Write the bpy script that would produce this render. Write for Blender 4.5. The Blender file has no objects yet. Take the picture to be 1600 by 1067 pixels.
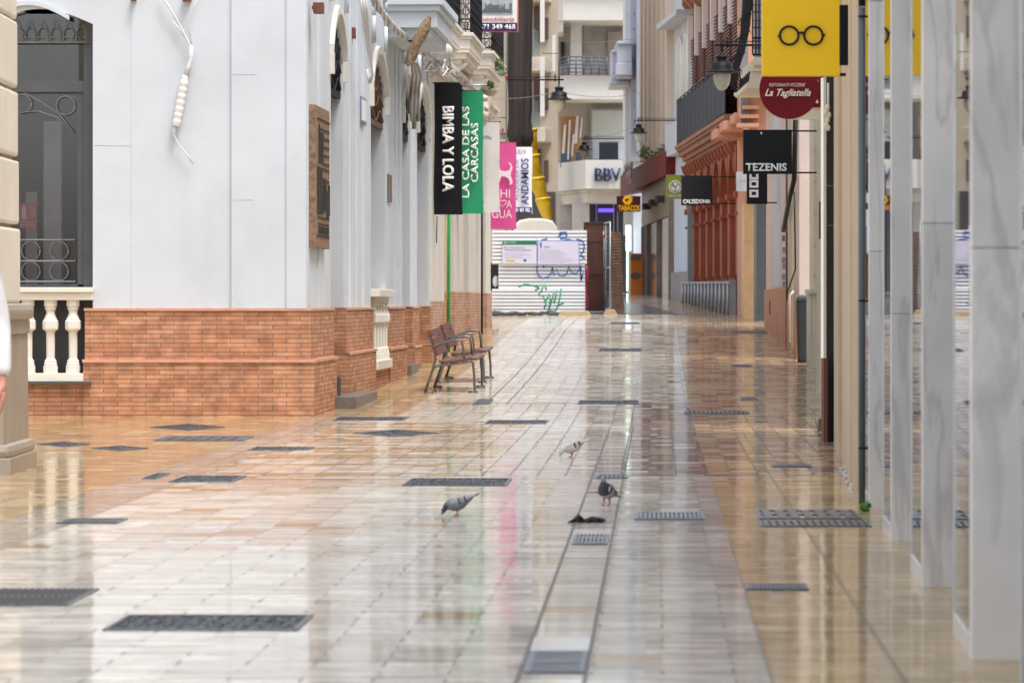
import bpy, bmesh, math, random
from mathutils import Vector, Matrix
random.seed(7)
scene = bpy.context.scene
COL = scene.collection
R = math.radians
F = 6000.0; HZ = 472.0; E = 1.25

# ------------------------------------------------------------------ survey
HP = [(-60,1.25),(33,1.25),(38,1.24),(43,1.21),(48,1.14),(54,1.04),(58,.96),(66,.76),(74,.53),(83,.38),
      (92,.28),(105,.05),(120,-.15),(135,-.31),(160,-.45),(700,-.45)]
def drop(Y):
    for (a, ha), (b, hb) in zip(HP, HP[1:]):
        if Y <= b: return ha + (hb-ha)*(Y-a)/(b-a)
    return HP[-1][1]
def G(Y): return E - drop(Y)
def gY(py):
    lo, hi = 3.0, 158.0
    for _ in range(50):
        m = (lo+hi)/2
        if (py-HZ)*m/F < drop(m): lo = m
        else: hi = m
    return (lo+hi)/2
def PX(px, Y): return (px-800.0)*Y/F
def PZ(py, Y): return E - (py-HZ)*Y/F
def P(px, py, Y): return Vector((PX(px, Y), Y, PZ(py, Y)))
def GP(px, py, dz=0.0):
    Y = gY(py); return Vector((PX(px, Y), Y, G(Y)+dz))

class Frame:
    """vertical plane standing on the ground: u along it, w outwards, z up"""
    def __init__(s, x0, y0, x1, y1, side=1):
        s.o = Vector((x0, y0, 0)); d = Vector((x1-x0, y1-y0, 0)); s.len = d.length; s.d = d.normalized()
        s.n = Vector((s.d.y, -s.d.x, 0))*side
    def p(s, u, w, z): 
        q = s.o + s.d*u + s.n*w; return Vector((q.x, q.y, z))
    def uz(s, px, py, w=0.0):
        o = s.o + s.n*w; k = (px-800.0)/F
        # o.x + d.x u = k (o.y + d.y u)
        u = (k*o.y - o.x)/(s.d.x - k*s.d.y)
        Y = o.y + s.d.y*u
        return u, PZ(py, Y)
W = Frame(0, 0, 1, 0, -1)       # u = X, w = +Y

# ------------------------------------------------------------------ mesh builder
class MB:
    def __init__(s): s.v = []; s.f = []; s.sm = []; s.g = []
    def add(s, vs, fs, smooth=False):
        b = len(s.v); s.g.append((b, len(s.f))); s.v += [tuple(v) for v in vs]
        for f in fs: s.f.append([b+i for i in f]); s.sm.append(smooth)
        return s
    def hexa(s, c): return s.add(c, [(0,1,2,3),(4,7,6,5),(0,4,5,1),(1,5,6,2),(2,6,7,3),(3,7,4,0)])
    def box(s, fr, u0, u1, w0, w1, z0, z1):
        return s.hexa([fr.p(u0,w0,z0), fr.p(u1,w0,z0), fr.p(u1,w1,z0), fr.p(u0,w1,z0),
                       fr.p(u0,w0,z1), fr.p(u1,w0,z1), fr.p(u1,w1,z1), fr.p(u0,w1,z1)])
    def wb(s, x0, x1, y0, y1, z0, z1): return s.box(W, x0, x1, y0, y1, z0, z1)
    def pb(s, a, b, t, d, Y0, dY, sl=0.0):
        """box whose camera-facing end covers pixels a..b x t..d at depth Y0 and runs back dY with slope sl"""
        x0, x1, z1, z0 = PX(a,Y0), PX(b,Y0), PZ(t,Y0), PZ(d,Y0); k = sl*dY
        return s.hexa([(x0,Y0,z0),(x1,Y0,z0),(x1+k,Y0+dY,z0),(x0+k,Y0+dY,z0),(x0,Y0,z1),(x1,Y0,z1),(x1+k,Y0+dY,z1),(x0+k,Y0+dY,z1)])
    def pbg(s, a, b, t, Y0, dY, sl=0.0, bury=.25):
        x0, x1, z1 = PX(a,Y0), PX(b,Y0), PZ(t,Y0); k = sl*dY; za, zb = G(Y0)-bury, G(Y0+dY)-bury
        return s.hexa([(x0,Y0,za),(x1,Y0,za),(x1+k,Y0+dY,zb),(x0+k,Y0+dY,zb),(x0,Y0,z1),(x1,Y0,z1),(x1+k,Y0+dY,z1),(x0+k,Y0+dY,z1)])
    def plan(s, pts, z0, z1):
        n = len(pts)
        return s.add([(x,y,z0) for x,y in pts]+[(x,y,z1) for x,y in pts],
                     [tuple(range(n))[::-1], tuple(range(n,2*n))]+[(i,(i+1)%n,(i+1)%n+n,i+n) for i in range(n)])
    def prism(s, pts, n):
        """3-D polygon extruded by vector n"""
        k = len(pts); n = Vector(n)
        return s.add(list(pts)+[Vector(p)+n for p in pts],
                     [tuple(range(k))[::-1], tuple(range(k,2*k))]+[(i,(i+1)%k,(i+1)%k+k,i+k) for i in range(k)])
    def tube(s, pts, r, seg=8, smooth=True):
        pts = [Vector(p) for p in pts]; rr = r if isinstance(r, (list,tuple)) else [r]*len(pts)
        rings = []; prev = None
        for i, p in enumerate(pts):
            t = (pts[min(i+1,len(pts)-1)]-pts[max(i-1,0)]).normalized()
            a = prev if prev is not None else (Vector((0,0,1)) if abs(t.z) < .9 else Vector((1,0,0)))
            a = (a - t*a.dot(t)); a = a.normalized() if a.length > 1e-6 else t.orthogonal().normalized()
            b = t.cross(a); prev = a
            rings.append([p+(a*math.cos(2*math.pi*k/seg)+b*math.sin(2*math.pi*k/seg))*rr[i] for k in range(seg)])
        vs = [v for rg in rings for v in rg]
        fs = [(i*seg+k, i*seg+(k+1)%seg, (i+1)*seg+(k+1)%seg, (i+1)*seg+k) for i in range(len(pts)-1) for k in range(seg)]
        s.add(vs, fs, smooth)
        n = len(pts)
        s.add(rings[0], [tuple(range(seg))]); s.add(rings[-1], [tuple(range(seg))])
        return s
    def lathe(s, c, prof, seg=20, sx=1, sy=1, smooth=True, rot=0):
        c = Vector(c); vs = []
        for r, z in prof:
            for k in range(seg):
                a = 2*math.pi*(k+rot)/seg; vs.append(c+Vector((r*sx*math.cos(a), r*sy*math.sin(a), z)))
        n = len(prof)
        fs = [(i*seg+k, i*seg+(k+1)%seg, (i+1)*seg+(k+1)%seg, (i+1)*seg+k) for i in range(n-1) for k in range(seg)]
        s.add(vs, fs, smooth)
        s.add(vs[:seg], [tuple(range(seg))]); s.add(vs[-seg:], [tuple(range(seg))])
        return s
    def ball(s, c, rx, ry, rz, seg=14, rings=9, M=None):
        c = Vector(c); vs = []
        for i in range(rings+1):
            th = math.pi*i/rings
            for k in range(seg):
                a = 2*math.pi*k/seg
                v = Vector((rx*math.sin(th)*math.cos(a), ry*math.sin(th)*math.sin(a), rz*math.cos(th)))
                vs.append(c+(M@v if M else v))
        fs = [(i*seg+k, i*seg+(k+1)%seg, (i+1)*seg+(k+1)%seg, (i+1)*seg+k) for i in range(rings) for k in range(seg)]
        return s.add(vs, fs, True)
    def build(s, name, m, parent=None, bevel=0.0, sub=0):
        me = bpy.data.meshes.new(name); me.from_pydata(s.v, [], s.f)
        me.polygons.foreach_set('use_smooth', s.sm)
        bm = bmesh.new(); bm.from_mesh(me)
        bmesh.ops.remove_doubles(bm, verts=bm.verts, dist=1e-5)
        bmesh.ops.recalc_face_normals(bm, faces=bm.faces)
        if bevel:
            bmesh.ops.bevel(bm, geom=[e for e in bm.edges if len(e.link_faces)==2 and e.calc_face_angle(0) > .6],
                            offset=bevel, segments=2, affect='EDGES', profile=.6, clamp_overlap=True)
        uv = bm.loops.layers.uv.new('UVMap')
        for f in bm.faces:
            n = f.normal
            if abs(n.z) > .8: 
                for l in f.loops: l[uv].uv = (l.vert.co.x, l.vert.co.y)
            else:
                t = Vector((-n.y, n.x, 0)).normalized()
                for l in f.loops: l[uv].uv = (l.vert.co.dot(t), l.vert.co.z)
        bm.to_mesh(me); bm.free()
        me.materials.append(m)
        o = bpy.data.objects.new(name, me); COL.objects.link(o)
        if parent is not None:
            o.parent = parent
            if parent.type == 'EMPTY' or True: o.matrix_parent_inverse = wmi(parent)
        return o
def split(mb, name, m, parent, bevel=0.0, per=1):
    """every piece (run of `per` shapes) becomes a part of its own"""
    g = mb.g + [(len(mb.v), len(mb.f))]; out = []
    for i in range(0, len(g)-1, per):
        (v0, f0), (v1, f1) = g[i], g[min(i+per, len(g)-1)]
        q = MB(); q.v = mb.v[v0:v1]; q.f = [[k-v0 for k in f] for f in mb.f[f0:f1]]; q.sm = mb.sm[f0:f1]
        out.append(q.build(name, m, parent, bevel))
    return out
def wm(o):
    m = Matrix.LocRotScale(o.location, o.rotation_euler, o.scale)
    if o.parent is not None: m = wm(o.parent) @ o.matrix_parent_inverse @ m
    return m
def wmi(o): return wm(o).inverted()

def tag(o, label=None, cat=None, group=None, kind=None):
    if label: o['label'] = label
    if cat: o['category'] = cat
    if group: o['group'] = group
    if kind: o['kind'] = kind
    return o
def thing(name, loc, label, cat, group=None):
    o = bpy.data.objects.new(name, None); COL.objects.link(o); o.location = Vector(loc); o.empty_display_size = .1
    return tag(o, label, cat, group)
def copy_tree(o, parent=None):
    c = o.copy(); COL.objects.link(c)
    if parent is not None: c.parent = parent
    for ch in list(o.children): copy_tree(ch, c)
    return c

def rings_of(bm_pts, z): return [Vector((x, y, z)) for x, y in bm_pts]

# ------------------------------------------------------------------ materials
def nt(m): m.use_nodes = True; return m.node_tree
MATS = {}
def mat(name, col, rough=.6, metal=0.0, var=.12, vs=3.0, bump=.0, bs=40.0, spec=.5, stain=0.0, streak=False, emit=0.0, coat=0.0):
    if name in MATS: return MATS[name]
    m = bpy.data.materials.new(name); t = nt(m); N = t.nodes; L = t.links; b = N['Principled BSDF']
    b.inputs['Roughness'].default_value = rough; b.inputs['Metallic'].default_value = metal
    b.inputs['Specular IOR Level'].default_value = spec
    if coat: b.inputs['Coat Weight'].default_value = coat; b.inputs['Coat Roughness'].default_value = .08
    tc = N.new('ShaderNodeTexCoord')
    mp = N.new('ShaderNodeMapping'); L.new(tc.outputs['Object'], mp.inputs[0])
    if streak: mp.inputs['Scale'].default_value = (1, 1, .08)
    n1 = N.new('ShaderNodeTexNoise'); n1.inputs['Scale'].default_value = vs; n1.inputs['Detail'].default_value = 6
    n1.inputs['Roughness'].default_value = .65
    L.new(mp.outputs[0], n1.inputs['Vector'])
    mr = N.new('ShaderNodeMapRange'); L.new(n1.outputs['Fac'], mr.inputs[0])
    mr.inputs[1].default_value = .3; mr.inputs[2].default_value = .7
    mr.inputs[3].default_value = 1-var; mr.inputs[4].default_value = 1+var*.6
    hs = N.new('ShaderNodeHueSaturation'); hs.inputs['Color'].default_value = (*col, 1); L.new(mr.outputs[0], hs.inputs['Value'])
    out = hs.outputs[0]
    if stain:
        n2 = N.new('ShaderNodeTexNoise'); n2.inputs['Scale'].default_value = vs*.6; n2.inputs['Detail'].default_value = 9
        n2.inputs['Roughness'].default_value = .7
        mp2 = N.new('ShaderNodeMapping'); mp2.inputs['Scale'].default_value = (1,1,.25); mp2.inputs['Location'].default_value = (3,7,1)
        L.new(tc.outputs['Object'], mp2.inputs[0]); L.new(mp2.outputs[0], n2.inputs['Vector'])
        r2 = N.new('ShaderNodeMapRange'); r2.inputs[1].default_value = .55; r2.inputs[2].default_value = .75
        r2.inputs[4].default_value = stain; L.new(n2.outputs['Fac'], r2.inputs[0])
        mx = N.new('ShaderNodeMix'); mx.data_type = 'RGBA'; L.new(r2.outputs[0], mx.inputs['Factor'])
        L.new(out, mx.inputs['A']); mx.inputs['B'].default_value = (col[0]*.42, col[1]*.38, col[2]*.32, 1); out = mx.outputs['Result']
    L.new(out, b.inputs['Base Color'])
    if bump:
        n3 = N.new('ShaderNodeTexNoise'); n3.inputs['Scale'].default_value = bs; n3.inputs['Detail'].default_value = 4
        L.new(mp.outputs[0], n3.inputs['Vector'])
        bp = N.new('ShaderNodeBump'); bp.inputs['Strength'].default_value = bump; bp.inputs['Distance'].default_value = .01
        L.new(n3.outputs['Fac'], bp.inputs['Height']); L.new(bp.outputs[0], b.inputs['Normal'])
    if emit:
        b.inputs['Emission Color'].default_value = (*col, 1); b.inputs['Emission Strength'].default_value = emit
    MATS[name] = m; return m

def brick(name, c1, c2, mortar, bw=.26, bh=.0515, ms=.006, rot=False):
    m = bpy.data.materials.new(name); t = nt(m); N = t.nodes; L = t.links; b = N['Principled BSDF']
    tc = N.new('ShaderNodeTexCoord')
    # slight irregularity of the courses
    nz = N.new('ShaderNodeTexNoise'); nz.inputs['Scale'].default_value = 3; L.new(tc.outputs['UV'], nz.inputs['Vector'])
    va = N.new('ShaderNodeVectorMath'); va.operation = 'MULTIPLY_ADD'; va.inputs[1].default_value = (.01,.006,0)
    L.new(nz.outputs['Color'], va.inputs[0]); L.new(tc.outputs['UV'], va.inputs[2])
    br = N.new('ShaderNodeTexBrick'); L.new(va.outputs[0], br.inputs['Vector'])
    br.inputs['Scale'].default_value = 1; br.inputs['Brick Width'].default_value = bw; br.inputs['Row Height'].default_value = bh
    br.inputs['Mortar Size'].default_value = ms; br.inputs['Mortar Smooth'].default_value = .3; br.inputs['Bias'].default_value = 0
    br.inputs['Color1'].default_value = (*c1,1); br.inputs['Color2'].default_value = (*c2,1); br.inputs['Mortar'].default_value = (*mortar,1)
    n = N.new('ShaderNodeTexNoise'); n.inputs['Scale'].default_value = 7; n.inputs['Detail'].default_value = 8; L.new(tc.outputs['Object'], n.inputs['Vector'])
    mr = N.new('ShaderNodeMapRange'); L.new(n.outputs['Fac'], mr.inputs[0]); mr.inputs[1].default_value=.3; mr.inputs[2].default_value=.7
    mr.inputs[3].default_value = .66; mr.inputs[4].default_value = 1.2
    hs = N.new('ShaderNodeHueSaturation'); L.new(br.outputs['Color'], hs.inputs['Color']); L.new(mr.outputs[0], hs.inputs['Value'])
    L.new(hs.outputs[0], b.inputs['Base Color']); b.inputs['Roughness'].default_value = .75
    bp = N.new('ShaderNodeBump'); bp.inputs['Strength'].default_value = .8; bp.inputs['Distance'].default_value = .006; bp.invert = True
    L.new(br.outputs['Fac'], bp.inputs['Height']); 
    b2 = N.new('ShaderNodeBump'); b2.inputs['Strength'].default_value = .3; b2.inputs['Distance'].default_value = .004
    L.new(n.outputs['Fac'], b2.inputs['Height']); L.new(bp.outputs[0], b2.inputs['Normal']); L.new(b2.outputs[0], b.inputs['Normal'])
    return m

def marble():
    m = bpy.data.materials.new('marble'); t = nt(m); N = t.nodes; L = t.links; b = N['Principled BSDF']
    tc = N.new('ShaderNodeTexCoord')
    n0 = N.new('ShaderNodeTexNoise'); n0.inputs['Scale'].default_value = 1.3; n0.inputs['Detail'].default_value = 6; n0.inputs['Distortion'].default_value = .8
    L.new(tc.outputs['Object'], n0.inputs['Vector'])
    wv = N.new('ShaderNodeTexNoise'); wv.inputs['Scale'].default_value = 2.6; wv.inputs['Detail'].default_value = 8; wv.inputs['Distortion'].default_value = .7
    mp = N.new('ShaderNodeMapping'); mp.inputs['Rotation'].default_value = (.3,.6,.2); mp.inputs['Scale'].default_value = (1.6,.6,.22)
    L.new(tc.outputs['Object'], mp.inputs[0]); L.new(mp.outputs[0], wv.inputs['Vector'])
    ab = N.new('ShaderNodeMath'); ab.operation = 'SUBTRACT'; L.new(wv.outputs['Fac'], ab.inputs[0]); ab.inputs[1].default_value = .5
    a2 = N.new('ShaderNodeMath'); a2.operation = 'ABSOLUTE'; L.new(ab.outputs[0], a2.inputs[0])
    cr = N.new('ShaderNodeMapRange'); L.new(a2.outputs[0], cr.inputs[0]); cr.inputs[1].default_value = 0; cr.inputs[2].default_value = .03
    cr.inputs[3].default_value = .38; cr.inputs[4].default_value = 0
    r1 = N.new('ShaderNodeValToRGB'); L.new(n0.outputs['Fac'], r1.inputs[0])
    r1.color_ramp.elements[0].position = .3; r1.color_ramp.elements[0].color = (.70,.69,.67,1)
    r1.color_ramp.elements[1].position = .7; r1.color_ramp.elements[1].color = (.92,.89,.85,1)
    mx = N.new('ShaderNodeMix'); mx.data_type='RGBA'; L.new(cr.outputs[0], mx.inputs['Factor']); L.new(r1.outputs[0], mx.inputs['A'])
    mx.inputs['B'].default_value = (.36,.35,.35,1)
    oi = N.new('ShaderNodeObjectInfo'); om = N.new('ShaderNodeMapRange'); L.new(oi.outputs['Random'], om.inputs[0]); om.inputs[3].default_value = .86; om.inputs[4].default_value = 1.05
    oh = N.new('ShaderNodeHueSaturation'); L.new(mx.outputs['Result'], oh.inputs['Color']); L.new(om.outputs[0], oh.inputs['Value'])
    L.new(oh.outputs[0], b.inputs['Base Color']); b.inputs['Roughness'].default_value = .25
    return m

def glass(name, tint=(.55,.6,.62), mixr=.35, rough=.01):
    m = bpy.data.materials.new(name); t = nt(m); N = t.nodes; L = t.links
    for n in list(N): N.remove(n)
    o = N.new('ShaderNodeOutputMaterial'); mx = N.new('ShaderNodeMixShader'); tr = N.new('ShaderNodeBsdfTransparent'); gl = N.new('ShaderNodeBsdfGlossy')
    tr.inputs[0].default_value = (*tint,1); gl.inputs['Roughness'].default_value = rough; gl.inputs[0].default_value = (.95,.97,1,1)
    fr = N.new('ShaderNodeFresnel'); fr.inputs[0].default_value = 1.5
    ma = N.new('ShaderNodeMath'); ma.operation='MAXIMUM'; L.new(fr.outputs[0], ma.inputs[0]); ma.inputs[1].default_value = mixr
    L.new(ma.outputs[0], mx.inputs[0]); L.new(tr.outputs[0], mx.inputs[1]); L.new(gl.outputs[0], mx.inputs[2]); L.new(mx.outputs[0], o.inputs[0])
    return m

def pavement():
    m = bpy.data.materials.new('wet_stone_paving'); t = nt(m); N = t.nodes; L = t.links; b = N['Principled BSDF']
    def math_(op, a, b_=None, c=None, clamp=False):
        n = N.new('ShaderNodeMath'); n.operation = op; n.use_clamp = clamp
        for i, x in enumerate((a, b_, c)):
            if x is None: continue
            if isinstance(x, (int, float)): n.inputs[i].default_value = x
            else: L.new(x, n.inputs[i])
        return n.outputs[0]
    def step(x, edge, soft=.0): return math_('GREATER_THAN', x, edge)
    def mix(f, a, c):
        n = N.new('ShaderNodeMix'); n.data_type = 'RGBA'
        if isinstance(f, (int,float)): n.inputs['Factor'].default_value = f
        else: L.new(f, n.inputs['Factor'])
        for k, x in (('A', a), ('B', c)):
            if isinstance(x, tuple): n.inputs[k].default_value = (*x, 1)
            else: L.new(x, n.inputs[k])
        return n.outputs['Result']
    tc = N.new('ShaderNodeTexCoord'); sx = N.new('ShaderNodeSeparateXYZ'); L.new(tc.outputs['Object'], sx.inputs[0])
    X, Y = sx.outputs[0], sx.outputs[1]
    U = math_('SUBTRACT', X, math_('MULTIPLY', Y, .0377))
    # small sideways shift of the courses in the three fields, broken by two cross bands
    f1 = step(Y, 27.6); f2 = step(Y, 36.9); f3 = step(Y, 44.6)
    TW, TL = .2, .31
    wid = math_('ADD', TW+.04, math_('MULTIPLY', f1, -.04))
    us = math_('ADD', U, .46)
    cu_f = math_('DIVIDE', us, wid); cu = math_('FLOOR', cu_f); fu = math_('FRACT', cu_f)
    cv_f = math_('DIVIDE', math_('ADD', Y, math_('MULTIPLY', f2, .13)), TL); cv = math_('FLOOR', cv_f); fv = math_('FRACT', cv_f)
    # sidewalk / side street: big slabs along the shop fronts
    cmb = N.new('ShaderNodeCombineXYZ'); L.new(cu, cmb.inputs[0]); L.new(cv, cmb.inputs[1])
    wn = N.new('ShaderNodeTexWhiteNoise'); wn.noise_dimensions = '2D'; L.new(cmb.outputs[0], wn.inputs['Vector'])
    sc = N.new('ShaderNodeSeparateColor'); L.new(wn.outputs['Color'], sc.inputs[0]); r1, r2, r3 = sc.outputs[0], sc.outputs[1], sc.outputs[2]
    # row-wise noise (whole courses share a batch)
    cm2 = N.new('ShaderNodeCombineXYZ'); L.new(math_('FLOOR', math_('DIVIDE', U, 1.6)), cm2.inputs[0]); L.new(cv, cm2.inputs[1])
    wr = N.new('ShaderNodeTexWhiteNoise'); wr.noise_dimensions = '2D'; L.new(cm2.outputs[0], wr.inputs['Vector']); rr = wr.outputs['Value']
    big = N.new('ShaderNodeTexNoise'); big.inputs['Scale'].default_value = .35; big.inputs['Detail'].default_value = 3; L.new(tc.outputs['Object'], big.inputs['Vector'])
    grain = N.new('ShaderNodeTexNoise'); grain.inputs['Scale'].default_value = 6; grain.inputs['Detail'].default_value = 8; grain.inputs['Roughness'].default_value = .7
    L.new(tc.outputs['Object'], grain.inputs['Vector'])
    cream = mix(r1, (.66,.60,.49), (.88,.82,.70))
    tan = mix(r2, (.45,.30,.13), (.62,.45,.23))
    terra = mix(r2, (.25,.13,.085), (.38,.23,.15))
    # zones
    right = step(U, .38)                                   # ochre strip along the right-hand shops
    left_far = math_('MULTIPLY', math_('LESS_THAN', U, -2.78), step(Y, 40.6))
    left_side = math_('LESS_THAN', U, -3.72)
    border = math_('MULTIPLY', math_('LESS_THAN', U, -3.30), math_('LESS_THAN', Y, 40.6))
    zone_tan = math_('MAXIMUM', right, math_('MAXIMUM', left_far, left_side))
    midY = math_('MULTIPLY', f1, math_('LESS_THAN', Y, 44.6))
    reddish = math_('MULTIPLY', midY, step(U, -.27))
    leftmid = math_('MULTIPLY', math_('MULTIPLY', math_('GREATER_THAN', Y, 27.0), math_('LESS_THAN', Y, 39.5)), math_('LESS_THAN', U, -1.3))
    farright = math_('MULTIPLY', step(Y, 44.6), step(U, .05))
    c = cream
    c = mix(math_('MULTIPLY', math_('LESS_THAN', math_('ADD', math_('MULTIPLY', rr, .75), math_('MULTIPLY', r3, .25)), .45), leftmid), c, tan)
    c = mix(math_('MULTIPLY', math_('LESS_THAN', math_('ADD', math_('MULTIPLY', rr, .5), math_('MULTIPLY', r3, .5)), .72), reddish), c, terra)
    c = mix(math_('MULTIPLY', math_('LESS_THAN', r3, .16), farright), c, terra)
    c = mix(math_('MULTIPLY', math_('LESS_THAN', r3, .03), 1.0), c, tan)
    far_strip = math_('MULTIPLY', step(Y, 44.6), math_('MULTIPLY', step(U, .38), math_('LESS_THAN', U, .62)))
    c = mix(zone_tan, c, tan)
    c = mix(math_('MULTIPLY', right, math_('LESS_THAN', Y, 33.0)), c, mix(r2, (.58,.37,.13), (.72,.50,.22)))  # nearer ochre also warmed, painting in beige reflected from the shops
    c = mix(math_('MULTIPLY', math_('LESS_THAN', r3, .35), math_('MULTIPLY', right, f1)), c, terra)
    c = mix(math_('MULTIPLY', border, math_('SUBTRACT', 1.0, left_side)), c, (.50,.43,.33))
    c = mix(math_('MULTIPLY', midY, math_('MULTIPLY', 0.0, 1.0)), c, cream)
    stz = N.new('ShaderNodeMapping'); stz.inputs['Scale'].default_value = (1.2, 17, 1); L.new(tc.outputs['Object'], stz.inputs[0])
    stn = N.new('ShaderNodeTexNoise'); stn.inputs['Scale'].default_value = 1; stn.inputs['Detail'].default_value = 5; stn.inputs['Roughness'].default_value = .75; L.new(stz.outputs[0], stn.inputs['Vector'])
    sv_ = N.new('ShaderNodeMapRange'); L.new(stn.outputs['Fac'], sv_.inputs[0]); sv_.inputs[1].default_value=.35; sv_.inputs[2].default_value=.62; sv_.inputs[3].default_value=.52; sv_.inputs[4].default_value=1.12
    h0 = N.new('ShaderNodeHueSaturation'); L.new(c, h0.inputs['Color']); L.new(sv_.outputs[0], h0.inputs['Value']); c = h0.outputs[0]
    gv = N.new('ShaderNodeMapRange'); L.new(grain.outputs['Fac'], gv.inputs[0]); gv.inputs[1].default_value=.3; gv.inputs[2].default_value=.7; gv.inputs[3].default_value=.70; gv.inputs[4].default_value=1.15
    h = N.new('ShaderNodeHueSaturation'); L.new(c, h.inputs['Color']); L.new(gv.outputs[0], h.inputs['Value']); c = h.outputs[0]
    cs = math_('FLOOR', math_('MULTIPLY', cv_f, 3.0)); cm3 = N.new('ShaderNodeCombineXYZ'); L.new(math_('FLOOR', math_('DIVIDE', us, .42)), cm3.inputs[0]); L.new(cs, cm3.inputs[1])
    ws = N.new('ShaderNodeTexWhiteNoise'); ws.noise_dimensions = '2D'; L.new(cm3.outputs[0], ws.inputs['Vector']); rs = ws.outputs['Value']
    # joints
    du = math_('MULTIPLY', math_('MINIMUM', fu, math_('SUBTRACT', 1.0, fu)), wid)
    dv = math_('MULTIPLY', math_('MINIMUM', fv, math_('SUBTRACT', 1.0, fv)), TL)
    jn = N.new('ShaderNodeTexNoise'); jn.inputs['Scale'].default_value = 3.2; L.new(tc.outputs['Object'], jn.inputs['Vector'])
    jw = math_('MULTIPLY', math_('GREATER_THAN', jn.outputs['Fac'], .40), math_('ADD', .0054, math_('MULTIPLY', math_('MULTIPLY', f1, math_('LESS_THAN', Y, 44.6)), .0026)))
    ju = math_('MULTIPLY', math_('LESS_THAN', du, jw), math_('LESS_THAN', math_('FRACT', math_('ADD', fv, math_('MULTIPLY', r3, .5))), math_('ADD', .42, math_('MULTIPLY', f1, .45))))
    jv = math_('LESS_THAN', dv, .007)
    # channel edges, kerb lines
    def line(edge, w): return math_('LESS_THAN', math_('ABSOLUTE', math_('SUBTRACT', U, edge)), w)
    ch = math_('MAXIMUM', line(-.238, .009), line(-.462, .009))
    ch = math_('MULTIPLY', ch, math_('LESS_THAN', Y, 38.0))
    ln = math_('MAXIMUM', line(.38, .008), math_('MAXIMUM', line(-3.72, .01), line(-3.30, .01)))
    ln = math_('MAXIMUM', ln, math_('MULTIPLY', line(.82, .01), math_('LESS_THAN', Y, 37)))
    l2 = math_('MULTIPLY', math_('MAXIMUM', line(-2.0, .012), line(-1.75, .012)), math_('GREATER_THAN', Y, 44.6))
    inside = math_('MULTIPLY', math_('LESS_THAN', U, -.238), math_('GREATER_THAN', U, -.462))
    rz = math_('MAXIMUM', math_('MULTIPLY', right, math_('LESS_THAN', Y, 27)), math_('MULTIPLY', left_side, 1.0))
    ju = math_('MULTIPLY', ju, math_('SUBTRACT', 1.0, rz))
    joint = math_('MAXIMUM', math_('MAXIMUM', ju, math_('MULTIPLY', jv, math_('ADD', .15, math_('MULTIPLY', rs, .75)))), math_('MAXIMUM', ch, math_('MAXIMUM', l2, math_('MULTIPLY', ln, .6))))
    def band(y0, hw): return math_('LESS_THAN', math_('ABSOLUTE', math_('SUBTRACT', Y, y0)), hw)
    wide = math_('MULTIPLY', math_('GREATER_THAN', U, -2.6), math_('LESS_THAN', U, .7))
    c = mix(math_('MULTIPLY', math_('MULTIPLY', math_('LESS_THAN', rr, .16), math_('GREATER_THAN', fv, .90)), math_('SUBTRACT', 1.0, zone_tan)), c, (.86,.84,.80))  # pale lines along some courses: specular glints painted into the slab colour
    c = mix(math_('MULTIPLY', band(27.38, .05), wide), c, (.84,.82,.78))
    c = mix(math_('MULTIPLY', band(44.9, .22), wide), c, (.40,.23,.11))
    joint = math_('MAXIMUM', joint, math_('MULTIPLY', math_('ADD', band(27.62, .028), math_('ADD', band(36.9, .03), band(45.2, .03))), math_('MULTIPLY', wide, .8)))
    redline = math_('MULTIPLY', math_('MULTIPLY', math_('GREATER_THAN', rr, .90), math_('LESS_THAN', fv, .075)), math_('SUBTRACT', 1.0, zone_tan))
    c = mix(math_('MULTIPLY', redline, .8), c, (.15,.06,.05))
    c = mix(math_('MULTIPLY', joint, .85), c, (.05,.04,.035))
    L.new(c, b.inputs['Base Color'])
    # wetness
    wet = N.new('ShaderNodeMapRange'); L.new(big.outputs['Fac'], wet.inputs[0]); wet.inputs[1].default_value=.35; wet.inputs[2].default_value=.65; wet.inputs[3].default_value=.02; wet.inputs[4].default_value=.06
    ro = math_('ADD', wet.outputs[0], math_('MULTIPLY', math_('POWER', r2, 3.0), .10))
    b.inputs['Roughness'].default_value = .5; b.inputs['Specular IOR Level'].default_value = .25
    L.new(ro, b.inputs['Coat Roughness']); b.inputs['Coat IOR'].default_value = 1.33
    # a film of water of uneven thickness: thinner on worn slabs, fuller in the hollows and on the ochre strips
    film = math_('ADD', .76, math_('ADD', math_('MULTIPLY', rs, .16), math_('MULTIPLY', math_('SUBTRACT', big.outputs['Fac'], .5), .9)))
    film = math_('ADD', film, math_('MULTIPLY', right, -.14))
    film = math_('MULTIPLY', film, math_('SUBTRACT', 1.0, math_('MULTIPLY', joint, .8)), None, True)
    L.new(film, b.inputs['Coat Weight'])
    # each slab lies at its own slight tilt: that is what breaks up the reflections
    tx = math_('MULTIPLY', math_('SUBTRACT', r1, .5), .006)
    ty = math_('MULTIPLY', math_('SUBTRACT', math_('ADD', math_('ADD', math_('MULTIPLY', r2, .35), math_('MULTIPLY', rr, .2)), math_('MULTIPLY', rs, .45)), .5), .026)
    cw = N.new('ShaderNodeCombineXYZ'); L.new(tx, cw.inputs[0]); L.new(ty, cw.inputs[1])
    geo = N.new('ShaderNodeNewGeometry'); ad = N.new('ShaderNodeVectorMath'); ad.operation='ADD'; L.new(geo.outputs['Normal'], ad.inputs[0]); L.new(cw.outputs[0], ad.inputs[1])
    nm = N.new('ShaderNodeVectorMath'); nm.operation='NORMALIZE'; L.new(ad.outputs[0], nm.inputs[0])
    bp = N.new('ShaderNodeBump'); bp.inputs['Strength'].default_value = .05; bp.inputs['Distance'].default_value = .003
    b1 = N.new('ShaderNodeBump'); b1.inputs['Strength'].default_value = .5; b1.inputs['Distance'].default_value = .0006
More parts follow.
